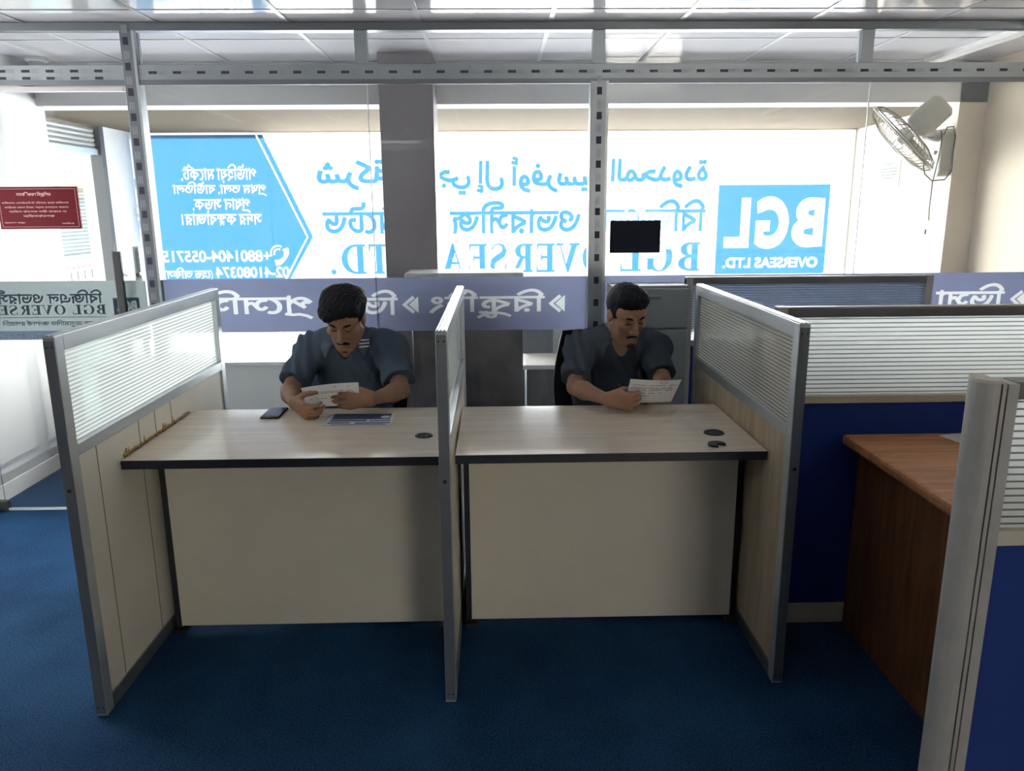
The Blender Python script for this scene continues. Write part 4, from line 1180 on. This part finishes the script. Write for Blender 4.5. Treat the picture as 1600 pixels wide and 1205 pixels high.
def hand(f, W, d, n, s, curl=(20, 25, 20), spread=0.0, thumb=(0.6, 0.55, 0.25), sc=1.0):
    """palm, four fingers of different lengths and a thumb; d along the palm, n towards the palm side, s towards the thumb"""
    d = nrm(d); n = np.array(n, float); n = nrm(n - d * (n @ d)); s_ = np.cross(d, n); s_ = s_ if s_ @ np.array(s, float) > 0 else -s_
    W = np.array(W, float)
    K = []
    for i, (off, ln) in enumerate(((0.031, 0.074), (0.0105, 0.083), (-0.0105, 0.077), (-0.030, 0.060))):
        k0 = W + d * (0.088 - 0.004 * abs(i - 1)) * sc + s_ * off * sc - n * 0.004
        f.cap(W + s_ * off * 0.45, k0, 0.017 * sc, 0.0125 * sc, 0.012, flat=(n, 0.85))
        L = [ln * 0.45 * sc, ln * 0.31 * sc, ln * 0.24 * sc]
        a = 0.0; p = k0; rr = [0.0098 * sc, 0.0088 * sc, 0.0080 * sc, 0.0066 * sc]
        for j in range(3):
            a += math.radians(curl[j] * (1 + 0.10 * (i - 1.5)))
            dv = nrm(d * math.cos(a) + n * math.sin(a) + s_ * spread * (1.5 - i) * 0.2)
            q = p + dv * L[j]
            f.cap(p, q, rr[j], rr[j + 1], 0.0035)
            p = q
        K.append(p)
    f.cap(W, W + d * 0.055 * sc + s_ * 0.012, 0.026 * sc, 0.024 * sc, 0.015, flat=(n, 0.62))
    b0 = W + d * 0.022 * sc + s_ * 0.026 * sc + n * 0.006
    dv = nrm(d * thumb[0] + s_ * thumb[1] + n * thumb[2])
    b1 = b0 + dv * 0.036 * sc
    dv2 = nrm(d * (thumb[0] + 0.25) + s_ * (thumb[1] - 0.35) + n * (thumb[2] + 0.15)); b2 = b1 + dv2 * 0.030 * sc
    dv3 = nrm(dv2 + d * 0.15); b3 = b2 + dv3 * 0.024 * sc
    f.cap(b0, b1, 0.0145 * sc, 0.0115 * sc, 0.012); f.cap(b1, b2, 0.0110 * sc, 0.0100 * sc, 0.004); f.cap(b2, b3, 0.0098 * sc, 0.0075 * sc, 0.004)
    return K

def skin_mat(name, col):
    m = pmat(name, col, 0.55, spec=0.35, var=0.10, vscale=14)
    p = m.node_tree.nodes['Principled BSDF']
    p.inputs['Subsurface Weight'].default_value = 0.0
    return m

def person(cfg):
    g = lambda k: cfg[k]
    base = g('base')
    t = thing('person', g('label'), 'person', base)
    skin, shirt_m, hair_m = g('skin'), g('shirt'), g('hairm')
    h = 0.0042
    x0 = base[0]
    H = np.array(g('head'), float)
    ya, pi_, ro = [math.radians(a) for a in g('turn')]
    ef = np.array((math.sin(ya) * math.cos(pi_), -math.cos(ya) * math.cos(pi_), -math.sin(pi_)))
    ex = nrm(np.cross(ef, (0, 0, 1))) * -1.0
    ex = ex if ex[0] > 0 else -ex
    ez = nrm(np.cross(ef, ex)); ez = ez if ez[2] > 0 else -ez
    ex, ez = ex * math.cos(ro) + ez * math.sin(ro), ez * math.cos(ro) - ex * math.sin(ro)
    RM = np.stack([ex, ef, ez])                 # head axes: viewer's right, forward, up
    hs = g('hs')
    L = lambda x, y, z: H + (ex * x + ef * y + ez * z) * hs
    f = Field((x0 - 0.40, 2.80, 0.28), (x0 + 0.40, 3.72, 1.27), h)
    # trunk
    pv, ch, uc, nb = [np.array(q, float) for q in (g('pelvis'), g('chest'), g('upper'), g('neck'))]
    f.ell(pv, (0.165, 0.115, 0.11), 0.0)
    f.ell((pv + ch) / 2, (0.150, 0.105, 0.16), 0.06)
    f.ell(ch, (0.168, 0.112, 0.16), 0.06)
    f.ell(uc, (0.170, 0.088, 0.085), 0.05)
    sl, sr, el, er, wl, wr = [np.array(q, float) for q in (g('sh_l'), g('sh_r'), g('el_l'), g('el_r'), g('wr_l'), g('wr_r'))]
    for s_, e_, w_ in ((sl, el, wl), (sr, er, wr)):
        f.ell(s_, (0.056, 0.056, 0.056), 0.05)
        f.cap(nb + (s_ - nb) * 0.25, s_, 0.046, 0.046, 0.04)
        f.cap(s_, e_, 0.047, 0.036, 0.03)
        m_ = e_ + (w_ - e_) * 0.30
        f.cap(e_, m_, 0.035, 0.036, 0.012)
        f.cap(m_, w_, 0.036, 0.0235, 0.02)
    f.cap(nb - (0, 0, 0.03), nb, 0.062, 0.058, 0.04)
    f.cap(nb, L(0, -0.030, -0.055), 0.056, 0.054, 0.03)
    # legs, seated
    for sx in (-1, 1):
        hp_ = pv + (sx * 0.085, -0.02, -0.02); kn = np.array((x0 + sx * 0.12, pv[1] - 0.42, 0.50))
        f.cap(hp_, (kn + hp_) / 2, 0.085, 0.072, 0.03); f.cap((kn + hp_) / 2, kn, 0.072, 0.055, 0.02)
    # head
    f.ell(L(0, -0.018, 0.036), np.array((0.0745, 0.095, 0.088)) * hs, 0.0, RM)
    f.ell(L(0, 0.030, -0.040), np.array((0.060, 0.062, 0.078)) * hs, 0.025, RM)
    f.ell(L(0, 0.040, 0.040), np.array((0.066, 0.052, 0.045)) * hs, 0.02, RM)
    for sx in (-1, 1): f.cap(L(sx * 0.054, 0.0, -0.058), L(sx * 0.020, 0.062, -0.102), 0.018 * hs, 0.020 * hs, 0.022)
    f.ell(L(0, 0.070, -0.103), np.array((0.028, 0.019, 0.017)) * hs, 0.015, RM)
    for sx in (-1, 1):
        f.ell(L(sx * 0.046, 0.058, -0.018), np.array((0.020, 0.022, 0.018)) * hs, 0.018, RM)
        f.ell(L(sx * 0.032, 0.099, 0.010), np.array((0.019, 0.016, 0.012)) * hs, 0.008, RM, mode='sub')
        f.ell(L(sx * 0.031, 0.0755, 0.009), np.array((0.0150, 0.0150, 0.0125)) * hs, 0.004, RM)
        f.cap(L(sx * 0.014, 0.089, 0.026), L(sx * 0.046, 0.078, 0.027), 0.008 * hs, 0.006 * hs, 0.010)
        f.ell(L(sx * 0.074, -0.010, -0.004), np.array((0.010, 0.022, 0.034)) * hs, 0.006, RM)
        f.ell(L(sx * 0.087, -0.004, 0.002), np.array((0.006, 0.012, 0.020)) * hs, 0.004, RM, mode='sub')
        f.ell(L(sx * 0.0135, 0.098, -0.036), np.array((0.0095, 0.010, 0.0085)) * hs, 0.006, RM)
    f.cap(L(0, 0.086, 0.020), L(0, 0.110, -0.028), 0.0085 * hs, 0.0105 * hs, 0.010)
    f.ell(L(0, 0.110, -0.033), np.array((0.0120, 0.0110, 0.0100)) * hs, 0.006, RM)
    f.cap(L(-0.022, 0.083, -0.069), L(0, 0.0935, -0.065), 0.0045 * hs, 0.0065 * hs, 0.006); f.cap(L(0.022, 0.083, -0.069), L(0, 0.0935, -0.065), 0.0045 * hs, 0.0065 * hs, 0.006)
    f.cap(L(-0.017, 0.084, -0.079), L(0.017, 0.084, -0.079), 0.0062 * hs, 0.0062 * hs, 0.007); f.ell(L(0, 0.090, -0.079), np.array((0.012, 0.006, 0.006)) * hs, 0.006, RM)
    f.cap(L(-0.024, 0.0905, -0.0735), L(0.024, 0.0905, -0.0735), 0.0022, 0.0022, 0.003, mode='sub')
    for hd in ('hand_l', 'hand_r'): hand(f, **g(hd))
    V, Q = f.mesh()
    body = np_obj('body', V, Q, skin, t)
    # trousers (hidden behind the desk fronts, but there)
    f2 = Field((x0 - 0.30, 2.86, 0.0), (x0 + 0.30, 3.66, 0.68), 0.010)
    f2.ell(pv, (0.165, 0.115, 0.11), 0, grow=0.018)
    for sx in (-1, 1):
        hp_ = pv + (sx * 0.085, -0.02, -0.02); kn = np.array((x0 + sx * 0.12, pv[1] - 0.42, 0.50)); an = np.array((x0 + sx * 0.13, pv[1] - 0.40, 0.10))
        f2.cap(hp_, kn, 0.100, 0.072, 0.04); f2.cap(kn, an, 0.070, 0.055, 0.02)
    V, Q = f2.mesh(); np_obj('trousers', V, Q, MT['black'], t)
    for sx in (-1, 1):
        f3 = Field((x0 + sx * 0.13 - 0.07, pv[1] - 0.62, 0.0), (x0 + sx * 0.13 + 0.07, pv[1] - 0.30, 0.16), 0.008)
        f3.cap((x0 + sx * 0.13, pv[1] - 0.37, 0.05), (x0 + sx * 0.14, pv[1] - 0.54, 0.042), 0.046, 0.038, 0.0); f3.cap((x0 + sx * 0.13, pv[1] - 0.39, 0.05), (x0 + sx * 0.13, pv[1] - 0.39, 0.11), 0.045, 0.042, 0.02)
        V, Q = f3.mesh(); np_obj('shoe', V, Q, MT['black'], t)
    # shirt
    f4 = Field((x0 - 0.36, 3.0, 0.40), (x0 + 0.36, 3.72, 1.12), 0.0048)
    gr = 0.012
    f4.ell(pv, (0.165, 0.115, 0.11), 0, grow=gr + 0.010)
    f4.ell((pv + ch) / 2, (0.155, 0.108, 0.16), 0.06, grow=gr + 0.008)
    f4.ell(ch, (0.168, 0.112, 0.16), 0.06, grow=gr)
    f4.ell(uc, (0.170, 0.088, 0.085), 0.05, grow=gr)
    f4.cap(nb - (0, 0, 0.04), nb - (0, 0, 0.01), 0.064, 0.060, 0.04, grow=gr * 0.7)
    for s_, e_ in ((sl, el), (sr, er)):
        f4.ell(s_, (0.056, 0.056, 0.056), 0.05, grow=gr)
        f4.cap(nb + (s_ - nb) * 0.25, s_, 0.046, 0.046, 0.04, grow=gr)
        ce = s_ + (e_ - s_) * g('sleeve')
        f4.cap(s_, ce + (e_ - s_) * 0.12, 0.051, 0.055, 0.03, grow=gr, clip=((ce, tuple(e_ - s_)),))
    # cloth folds
    X, Y, Z = np.meshgrid(*f4.ax, indexing='ij')
    rel = X - x0
    fold = 0.0040 * np.sin(22 * Z + 30 * np.abs(rel) + 9 * np.sin(14 * rel + 6 * Z)) + 0.0028 * np.sin(46 * Z - 38 * np.abs(rel) + 20 * Y + 4 * np.sin(30 * rel))
    w = np.clip((np.abs(rel) - 0.03) / 0.1, 0.25, 1)
    f4.F += (fold * w).astype(np.float32)
    # neckline: round at the back, open V at the front
    f4.cap(nb + (0, 0.005, -0.005), nb + (0, -0.01, 0.12), 0.057, 0.075, 0.004, mode='sub')
    vb_ = np.array(g('vee'), float)
    f4.cap(nb + (0, -0.06, -0.005), vb_, 0.046, 0.006, 0.004, flat=((0, 1, 0.2), 1.6), mode='sub')
    V, Q = f4.mesh()
    sh = np_obj('shirt', V, Q, shirt_m, t)
    # collar: a folded band round the neck with two points in front
    def surf(x, y_, z):  # first shirt surface met going back from the viewer's side
        i = int(round((x - f4.lo[0]) / f4.h)); k_ = int(round((z - f4.lo[2]) / f4.h))
        col = f4.F[min(max(i, 0), f4.n[0] - 1), :, min(max(k_, 0), f4.n[2] - 1)]
        j = np.argmax(col < 0)
        return f4.ax[1][j] if col[j] < 0 else y_
    N = 33; top = []; bot = []
    for i in range(N):
        a = math.radians(-152 + 304 * i / (N - 1))          # 0 = back of the neck
        fr = abs(a) / math.radians(152)
        rx, ry = 0.063 + 0.006 * fr, 0.062 + 0.008 * fr
        top.append(nb + np.array((math.sin(a) * rx, math.cos(a) * ry - 0.004 * fr, 0.040 - 0.050 * fr ** 1.6)))
        k2 = max(0, (fr - 0.55) / 0.45)
        b = nb + np.array((math.sin(a) * (0.088 + 0.02 * fr) + np.sign(a) * 0.030 * k2 ** 1.5, math.cos(a) * (0.080 + 0.018 * fr), -0.004 - 0.028 * fr - g('wing') * k2 ** 1.3))
        if fr > 0.5:
            ys = surf(b[0], b[1], b[2]) - 0.005
            b[1] = min(b[1], ys) if fr > 0.6 else b[1]
        bot.append(b)
    Vc = []; Fc = []
    for i in range(N):
        m1 = top[i] * 0.5 + bot[i] * 0.5 + np.array((math.sin(math.radians(-152 + 304 * i / (N - 1))) * 0.008, math.cos(math.radians(-152 + 304 * i / (N - 1))) * 0.008, 0.010))
        Vc += [top[i], m1, bot[i]]
    for i in range(N - 1):
        for j in range(2): p = i * 3 + j; Fc.append((p, p + 1, p + 4, p + 3))
    co = link_mesh('collar', Vc, Fc, g('collar_m'), sh, smooth=True)
    so = co.modifiers.new('solid', 'SOLIDIFY'); so.thickness = 0.004; so.offset = 0
    # buttons down the placket
    bt = MB()
    for z in np.linspace(vb_[2] - 0.03, vb_[2] - 0.15, 3):
        bt.lathe([(0, 0), (0.005, 0), (0.005, 0.002), (0, 0.002)], (nb[0], surf(nb[0], 3.2, z) - 0.001, z), (0, -1, 0), 12)
    bt.build('button', MT['grey_dark'], sh)
    # hair, brows, moustache, in head axes
    fh = Field((-0.13, -0.15, -0.10), (0.13, 0.13, 0.19), 0.0032)
    g('hairfn')(fh)
    X, Y, Z = np.meshgrid(*fh.ax, indexing='ij')
    fh.F += (g('hair_amp') * (np.sin(150 * X + 40 * Z + 8 * np.sin(40 * Y)) * np.sin(60 * Y + 90 * Z + 5 * np.sin(50 * X)) + 0.6 * np.sin(260 * X - 120 * Z + 90 * Y))).astype(np.float32)
    V, Q = fh.mesh()
    V = H + (V @ RM) * hs
    np_obj('hair', V, Q, hair_m, t)
    br = MB()
    for sx in (-1, 1):
        br.tube([L(sx * x, y, z) for x, y, z in ((0.012, 0.0945, 0.026), (0.024, 0.0935, 0.0315), (0.038, 0.0865, 0.032), (0.052, 0.074, 0.026))], [0.0028 * hs, 0.0046 * hs, 0.0042 * hs, 0.0018 * hs], 8)
    br.build('eyebrows', hair_m, t, smooth=True)
    la_ = MB()
    for sx in (-1, 1):
        la_.tube([L(sx * x, y, z) for x, y, z in ((0.017, 0.0835, 0.0035), (0.026, 0.0895, 0.0015), (0.035, 0.0888, 0.0015), (0.044, 0.080, 0.0035))], [0.0008, 0.0018, 0.0018, 0.0008], 6)
    la_.build('eyelashes', hair_m, t, smooth=True)
    mo = MB()
    for sx in (-1, 1):
        mo.tube([L(sx * x, y, z) for x, y, z in ((0.001, 0.0985, -0.0545), (0.010, 0.0972, -0.0560), (0.019, 0.0915, -0.0605), (0.026, 0.0845, -0.0665))], [0.0046 * hs, 0.0056 * hs, 0.0050 * hs, 0.0022 * hs], 8)
    mo.build('moustache', hair_m, t, smooth=True)
    g('beard')(L, t, hair_m, hs)
    return t, sh, dict(surf=surf, nb=nb, sl=sl, sr=sr, el=el, er=er, L=L)

def hair_a(fh):   # thick, swept forward over the brow
    fh.ell((0, -0.022, 0.046), (0.085, 0.106, 0.088), 0)
    fh.ell((-0.010, 0.035, 0.086), (0.076, 0.062, 0.046), 0.03)
    fh.ell((-0.038, 0.062, 0.070), (0.048, 0.034, 0.040), 0.02)
    fh.ell((0.030, 0.055, 0.085), (0.048, 0.036, 0.034), 0.02)
    fh.ell((-0.048, -0.02, 0.085), (0.045, 0.07, 0.045), 0.02); fh.ell((0.048, -0.02, 0.08), (0.045, 0.07, 0.045), 0.02)
    fh.ell((0.006, 0.085, 0.004), (0.058, 0.070, 0.058), 0.010, mode='sub')
    fh.ell((0.03, 0.085, 0.030), (0.034, 0.060, 0.040), 0.012, mode='sub')
    fh.ell((0, 0.05, -0.055), (0.12, 0.110, 0.070), 0.012, mode='sub')
    for sx in (-1, 1): fh.ell((sx * 0.090, -0.010, -0.006), (0.018, 0.028, 0.036), 0.008, mode='sub')
    fh.put((-0.13, -0.15, -0.10), (0.13, 0.13, -0.055), lambda P: P[..., 2] + 0.055, 0.0, 'sub')
def hair_b(fh):   # short sides, fuller on top
    fh.ell((0, -0.022, 0.040), (0.082, 0.102, 0.090), 0)
    fh.ell((0, 0.012, 0.088), (0.070, 0.078, 0.048), 0.02)
    fh.ell((-0.028, 0.035, 0.094), (0.042, 0.042, 0.034), 0.015); fh.ell((0.03, 0.03, 0.090), (0.042, 0.045, 0.034), 0.015)
    fh.ell((0, 0.088, 0.012), (0.062, 0.060, 0.056), 0.008, mode='sub')
    fh.ell((0, 0.05, -0.066), (0.12, 0.115, 0.066), 0.008, mode='sub')
    fh.put((-0.13, -0.15, -0.10), (0.13, 0.13, -0.045), lambda P: P[..., 2] + 0.070, 0.0, 'sub')
def beard_a(L, t, m, hs):
    b = MB(); b.tube([L(-0.020, 0.080, -0.109), L(-0.010, 0.0885, -0.107), L(0, 0.0915, -0.106), L(0.010, 0.0885, -0.107), L(0.020, 0.080, -0.109)], [0.002, 0.0040, 0.0048, 0.0040, 0.002], 8)
    b.build('chin_beard', BEARD, t, smooth=True)
def beard_b(L, t, m, hs):
    fb = Field((-0.10, -0.02, -0.15), (0.10, 0.12, -0.02), 0.003)
    fb.ell((0, 0.0735, -0.105), (0.026, 0.0195, 0.0165), 0.01)
    V, Q = fb.mesh()
    H = np.array(L(0, 0, 0)); RM = np.stack([L(1, 0, 0) - H, L(0, 1, 0) - H, L(0, 0, 1) - H])
    np_obj('beard', H + V @ RM, Q, BEARD, t)
BEARD = pmat('cropped_beard', (0.11, 0.068, 0.050), 0.85, spec=0.1, var=0.4, vscale=200)
HAIR = pmat('black_hair', (0.012, 0.013, 0.017), 0.65, spec=0.12, bump=0.5, bscale=120, stretch=(1, 1, 0.25))
SK1 = skin_mat('skin_brown', (0.30, 0.165, 0.105)); SK2 = skin_mat('skin_warm_brown', (0.33, 0.185, 0.12))
SH1 = pmat('navy_black_cotton', (0.078, 0.108, 0.150), 0.85, spec=0.15, bump=0.15, bscale=700)
SH2 = pmat('black_cotton', (0.058, 0.072, 0.094), 0.85, spec=0.15, bump=0.15, bscale=700)

p1, s1, k1 = person(dict(
    base=(-0.645, 3.42, 0.0), label='man in a dark polo shirt with white collar stripes, reading at the left desk',
    skin=SK1, shirt=SH1, collar_m=pmat('navy_collar_rib', (0.110, 0.142, 0.190), 0.85, spec=0.15), hairm=HAIR, hairfn=hair_a, hair_amp=0.0016, beard=beard_a,
    head=(-0.640, 3.285, 1.092), turn=(-4, 30, -2), hs=1.03,
    pelvis=(-0.645, 3.46, 0.54), chest=(-0.645, 3.425, 0.79), upper=(-0.645, 3.395, 0.935), neck=(-0.650, 3.365, 1.005),
    sh_l=(-0.812, 3.375, 0.945), sh_r=(-0.472, 3.375, 0.950), el_l=(-0.868, 3.175, 0.800), el_r=(-0.398, 3.165, 0.803),
    wr_l=(-0.800, 2.985, 0.800), wr_r=(-0.492, 3.010, 0.806), sleeve=0.80, vee=(-0.650, 3.26, 0.885), wing=0.055,
    hand_l=dict(W=(-0.793, 2.965, 0.802), d=(0.62, -0.62, -0.20), n=(0.45, 0.72, 0.30), s=(0, 0, 1), curl=(34, 46, 34), thumb=(0.5, 0.55, 0.5)),
    hand_r=dict(W=(-0.500, 2.992, 0.812), d=(-0.94, -0.22, 0.02), n=(-0.28, 0.95, -0.05), s=(0, 0, 1), curl=(16, 22, 16), thumb=(0.75, 0.35, 0.55))))
p2, s2, k2 = person(dict(
    base=(0.53, 3.47, 0.0), label='man with short hair in a plain black shirt, reading at the right desk',
    skin=SK2, shirt=SH2, collar_m=pmat('black_collar_cotton', (0.076, 0.092, 0.116), 0.85, spec=0.15), hairm=HAIR, hairfn=hair_b, hair_amp=0.0012, beard=beard_b,
    head=(0.570, 3.335, 1.092), turn=(17, 24, 2), hs=1.0,
    pelvis=(0.53, 3.50, 0.54), chest=(0.535, 3.465, 0.79), upper=(0.54, 3.435, 0.925), neck=(0.548, 3.41, 0.99),
    sh_l=(0.375, 3.41, 0.930), sh_r=(0.715, 3.41, 0.925), el_l=(0.335, 3.185, 0.803), el_r=(0.722, 3.26, 0.810),
    wr_l=(0.440, 2.990, 0.798), wr_r=(0.672, 3.105, 0.800), sleeve=0.84, vee=(0.56, 3.30, 0.865), wing=0.060,
    hand_l=dict(W=(0.448, 2.975, 0.800), d=(0.88, -0.36, -0.02), n=(0.28, 0.90, 0.12), s=(0, 0, 1), curl=(42, 62, 45), thumb=(0.75, 0.35, 0.55)),
    hand_r=dict(W=(0.665, 3.09, 0.802), d=(-0.80, -0.55, 0.02), n=(0.5, -0.8, -0.1), s=(0, 0, 1), curl=(12, 18, 15), thumb=(0.6, 0.5, 0.3))))
# white collar bars and sleeve marks
def patch(name, parent, quads, mat):
    m = MB()
    for q in quads: m.add(q, [(0, 1, 2, 3)])
    return m.build(name, mat, parent)
WH = pmat('white_thread', (0.72, 0.72, 0.72), 0.8)
# papers in the men's hands
def held_paper(label, TL, TR, BR, BL, sag, rows, seed):
    TL, TR, BR, BL = map(Vector, (TL, TR, BR, BL))
    nx_, nz_ = 12, 8
    nrm_ = (TR - TL).cross(BL - TL).normalized()
    def at(u, v, o=0.0):
        p = (TL * (1 - u) + TR * u) * (1 - v) + (BL * (1 - u) + BR * u) * v
        return p + nrm_ * (sag * math.sin(math.pi * u) * (1 - 0.5 * v) + o)
    c = (TL + TR + BR + BL) / 4
    t = thing('document', label, 'paper', c)
    V_ = []; F_ = []
    for s_ in (0, 1):
        for i in range(nz_ + 1):
            for j in range(nx_ + 1): V_.append(at(j / nx_, i / nz_, -0.0003 + 0.0006 * s_))
    n0 = (nx_ + 1) * (nz_ + 1)
    for i in range(nz_):
        for j in range(nx_):
            p = i * (nx_ + 1) + j
            F_ += [(p, p + 1, p + nx_ + 2, p + nx_ + 1), (n0 + p, n0 + p + nx_ + 1, n0 + p + nx_ + 2, n0 + p + 1)]
    rim = list(range(nx_ + 1)) + [i * (nx_ + 1) + nx_ for i in range(1, nz_ + 1)] + [nz_ * (nx_ + 1) + j for j in range(nx_ - 1, -1, -1)] + [i * (nx_ + 1) for i in range(nz_ - 1, 0, -1)]
    for q in range(len(rim)): F_.append((rim[q], n0 + rim[q], n0 + rim[(q + 1) % len(rim)], rim[(q + 1) % len(rim)]))
    link_mesh('sheet', V_, F_, MT['paper'], t, smooth=True, smooth_angle=40)
    random.seed(seed)
    pr = MB()
    side = 1 if nrm_.y < 0 else -1
    for (v, a, b, dens) in rows:
        u = a
        while u < b - 0.01:
            L = random.uniform(0.02, 0.07)
            if random.random() < dens:
                u1 = min(u + L, b); n_ = max(1, int((u1 - u) / 0.03))
                for q in range(n_):
                    ua, ub = u + (u1 - u) * q / n_, u + (u1 - u) * (q + 1) / n_
                    pr.add([at(ua, v, side * 0.0008), at(ub, v, side * 0.0008), at(ub, v + 0.022, side * 0.0008), at(ua, v + 0.022, side * 0.0008)], [(0, 1, 2, 3)])
            u += L + 0.012
    pr.build('print', MT['ink'], t)
    return t
held_paper('creased printed sheet held by the man in the striped collar', (-0.757, 2.930, 0.872), (-0.533, 2.930, 0.892), (-0.548, 3.012, 0.778), (-0.752, 3.000, 0.776), 0.006,
           [(0.12, 0.55, 0.72, 0.8), (0.12, 0.8, 0.92, 0.6), (0.30, 0.1, 0.95, 0.95), (0.36, 0.08, 0.9, 0.9), (0.50, 0.1, 0.9, 0.7), (0.60, 0.1, 0.85, 0.6)], 5)
held_paper('printed sheet held up by the man in the plain black shirt', (0.523, 2.930, 0.893), (0.724, 2.930, 0.888), (0.700, 2.990, 0.784), (0.515, 2.985, 0.785), -0.006,
           [(0.10, 0.6, 0.75, 0.8), (0.22, 0.08, 0.95, 0.8), (0.32, 0.05, 0.95, 0.95), (0.38, 0.05, 0.92, 0.95), (0.44, 0.3, 0.9, 0.9), (0.56, 0.1, 0.7, 0.7), (0.68, 0.1, 0.6, 0.6)], 9)
# three white bars on the left man's collar, white marks on his sleeve hems
mk = MB()
for k in range(3):
    z = 0.992 - k * 0.0135
    xs = [-0.588 + k * 0.001 + 0.042 * j / 4 for j in range(5)]
    # follow the collar surface
    pts = []
    dg = bpy.context.evaluated_depsgraph_get()
    for x in xs:
        yv = None
        for o in (bpy.data.objects.get('collar'), s1):
            if o is None: continue
            loc = wloc(o)
            ev = o.evaluated_get(dg)
            hit, p, nn, ix = ev.ray_cast(Vector((x, 2.6, z)) - loc, Vector((0, 1, 0)))
            if hit: yv = min(yv, p.y + loc.y) if yv is not None else p.y + loc.y
        pts.append((x, (yv if yv is not None else 3.3) - 0.0015))
    for (xa, ya_), (xb, yb_) in zip(pts[:-1], pts[1:]):
        mk.add([(xa, ya_, z), (xb, yb_, z), (xb, yb_ - 0.0005, z + 0.0065), (xa, ya_ - 0.0005, z + 0.0065)], [(0, 1, 2, 3)])
mk.build('collar_bars', WH, s1)
mk = MB()
dg = bpy.context.evaluated_depsgraph_get()
for (sx, sh_, el_) in ((-1, k1['sl'], k1['el']), (1, k1['sr'], k1['er'])):
    c = sh_ + (el_ - sh_) * 0.745; loc = wloc(s1)
    for k in range(2):
        o_ = c + np.array((0.012 * (k - 0.5), 0, 0.0)) + np.array((sx * 0.028, 0, 0))
        hit, p, nn, ix = s1.evaluated_get(dg).ray_cast(Vector((o_[0], 2.6, o_[2])) - loc, Vector((0, 1, 0)))
        if hit:
            q = p + loc
            mk.add([(q.x - 0.0035, q.y - 0.003, q.z - 0.006), (q.x + 0.0035, q.y - 0.003, q.z - 0.006), (q.x + 0.0035, q.y - 0.003, q.z + 0.006), (q.x - 0.0035, q.y - 0.003, q.z + 0.006)], [(0, 1, 2, 3)])
mk.build('sleeve_marks', WH, s1)
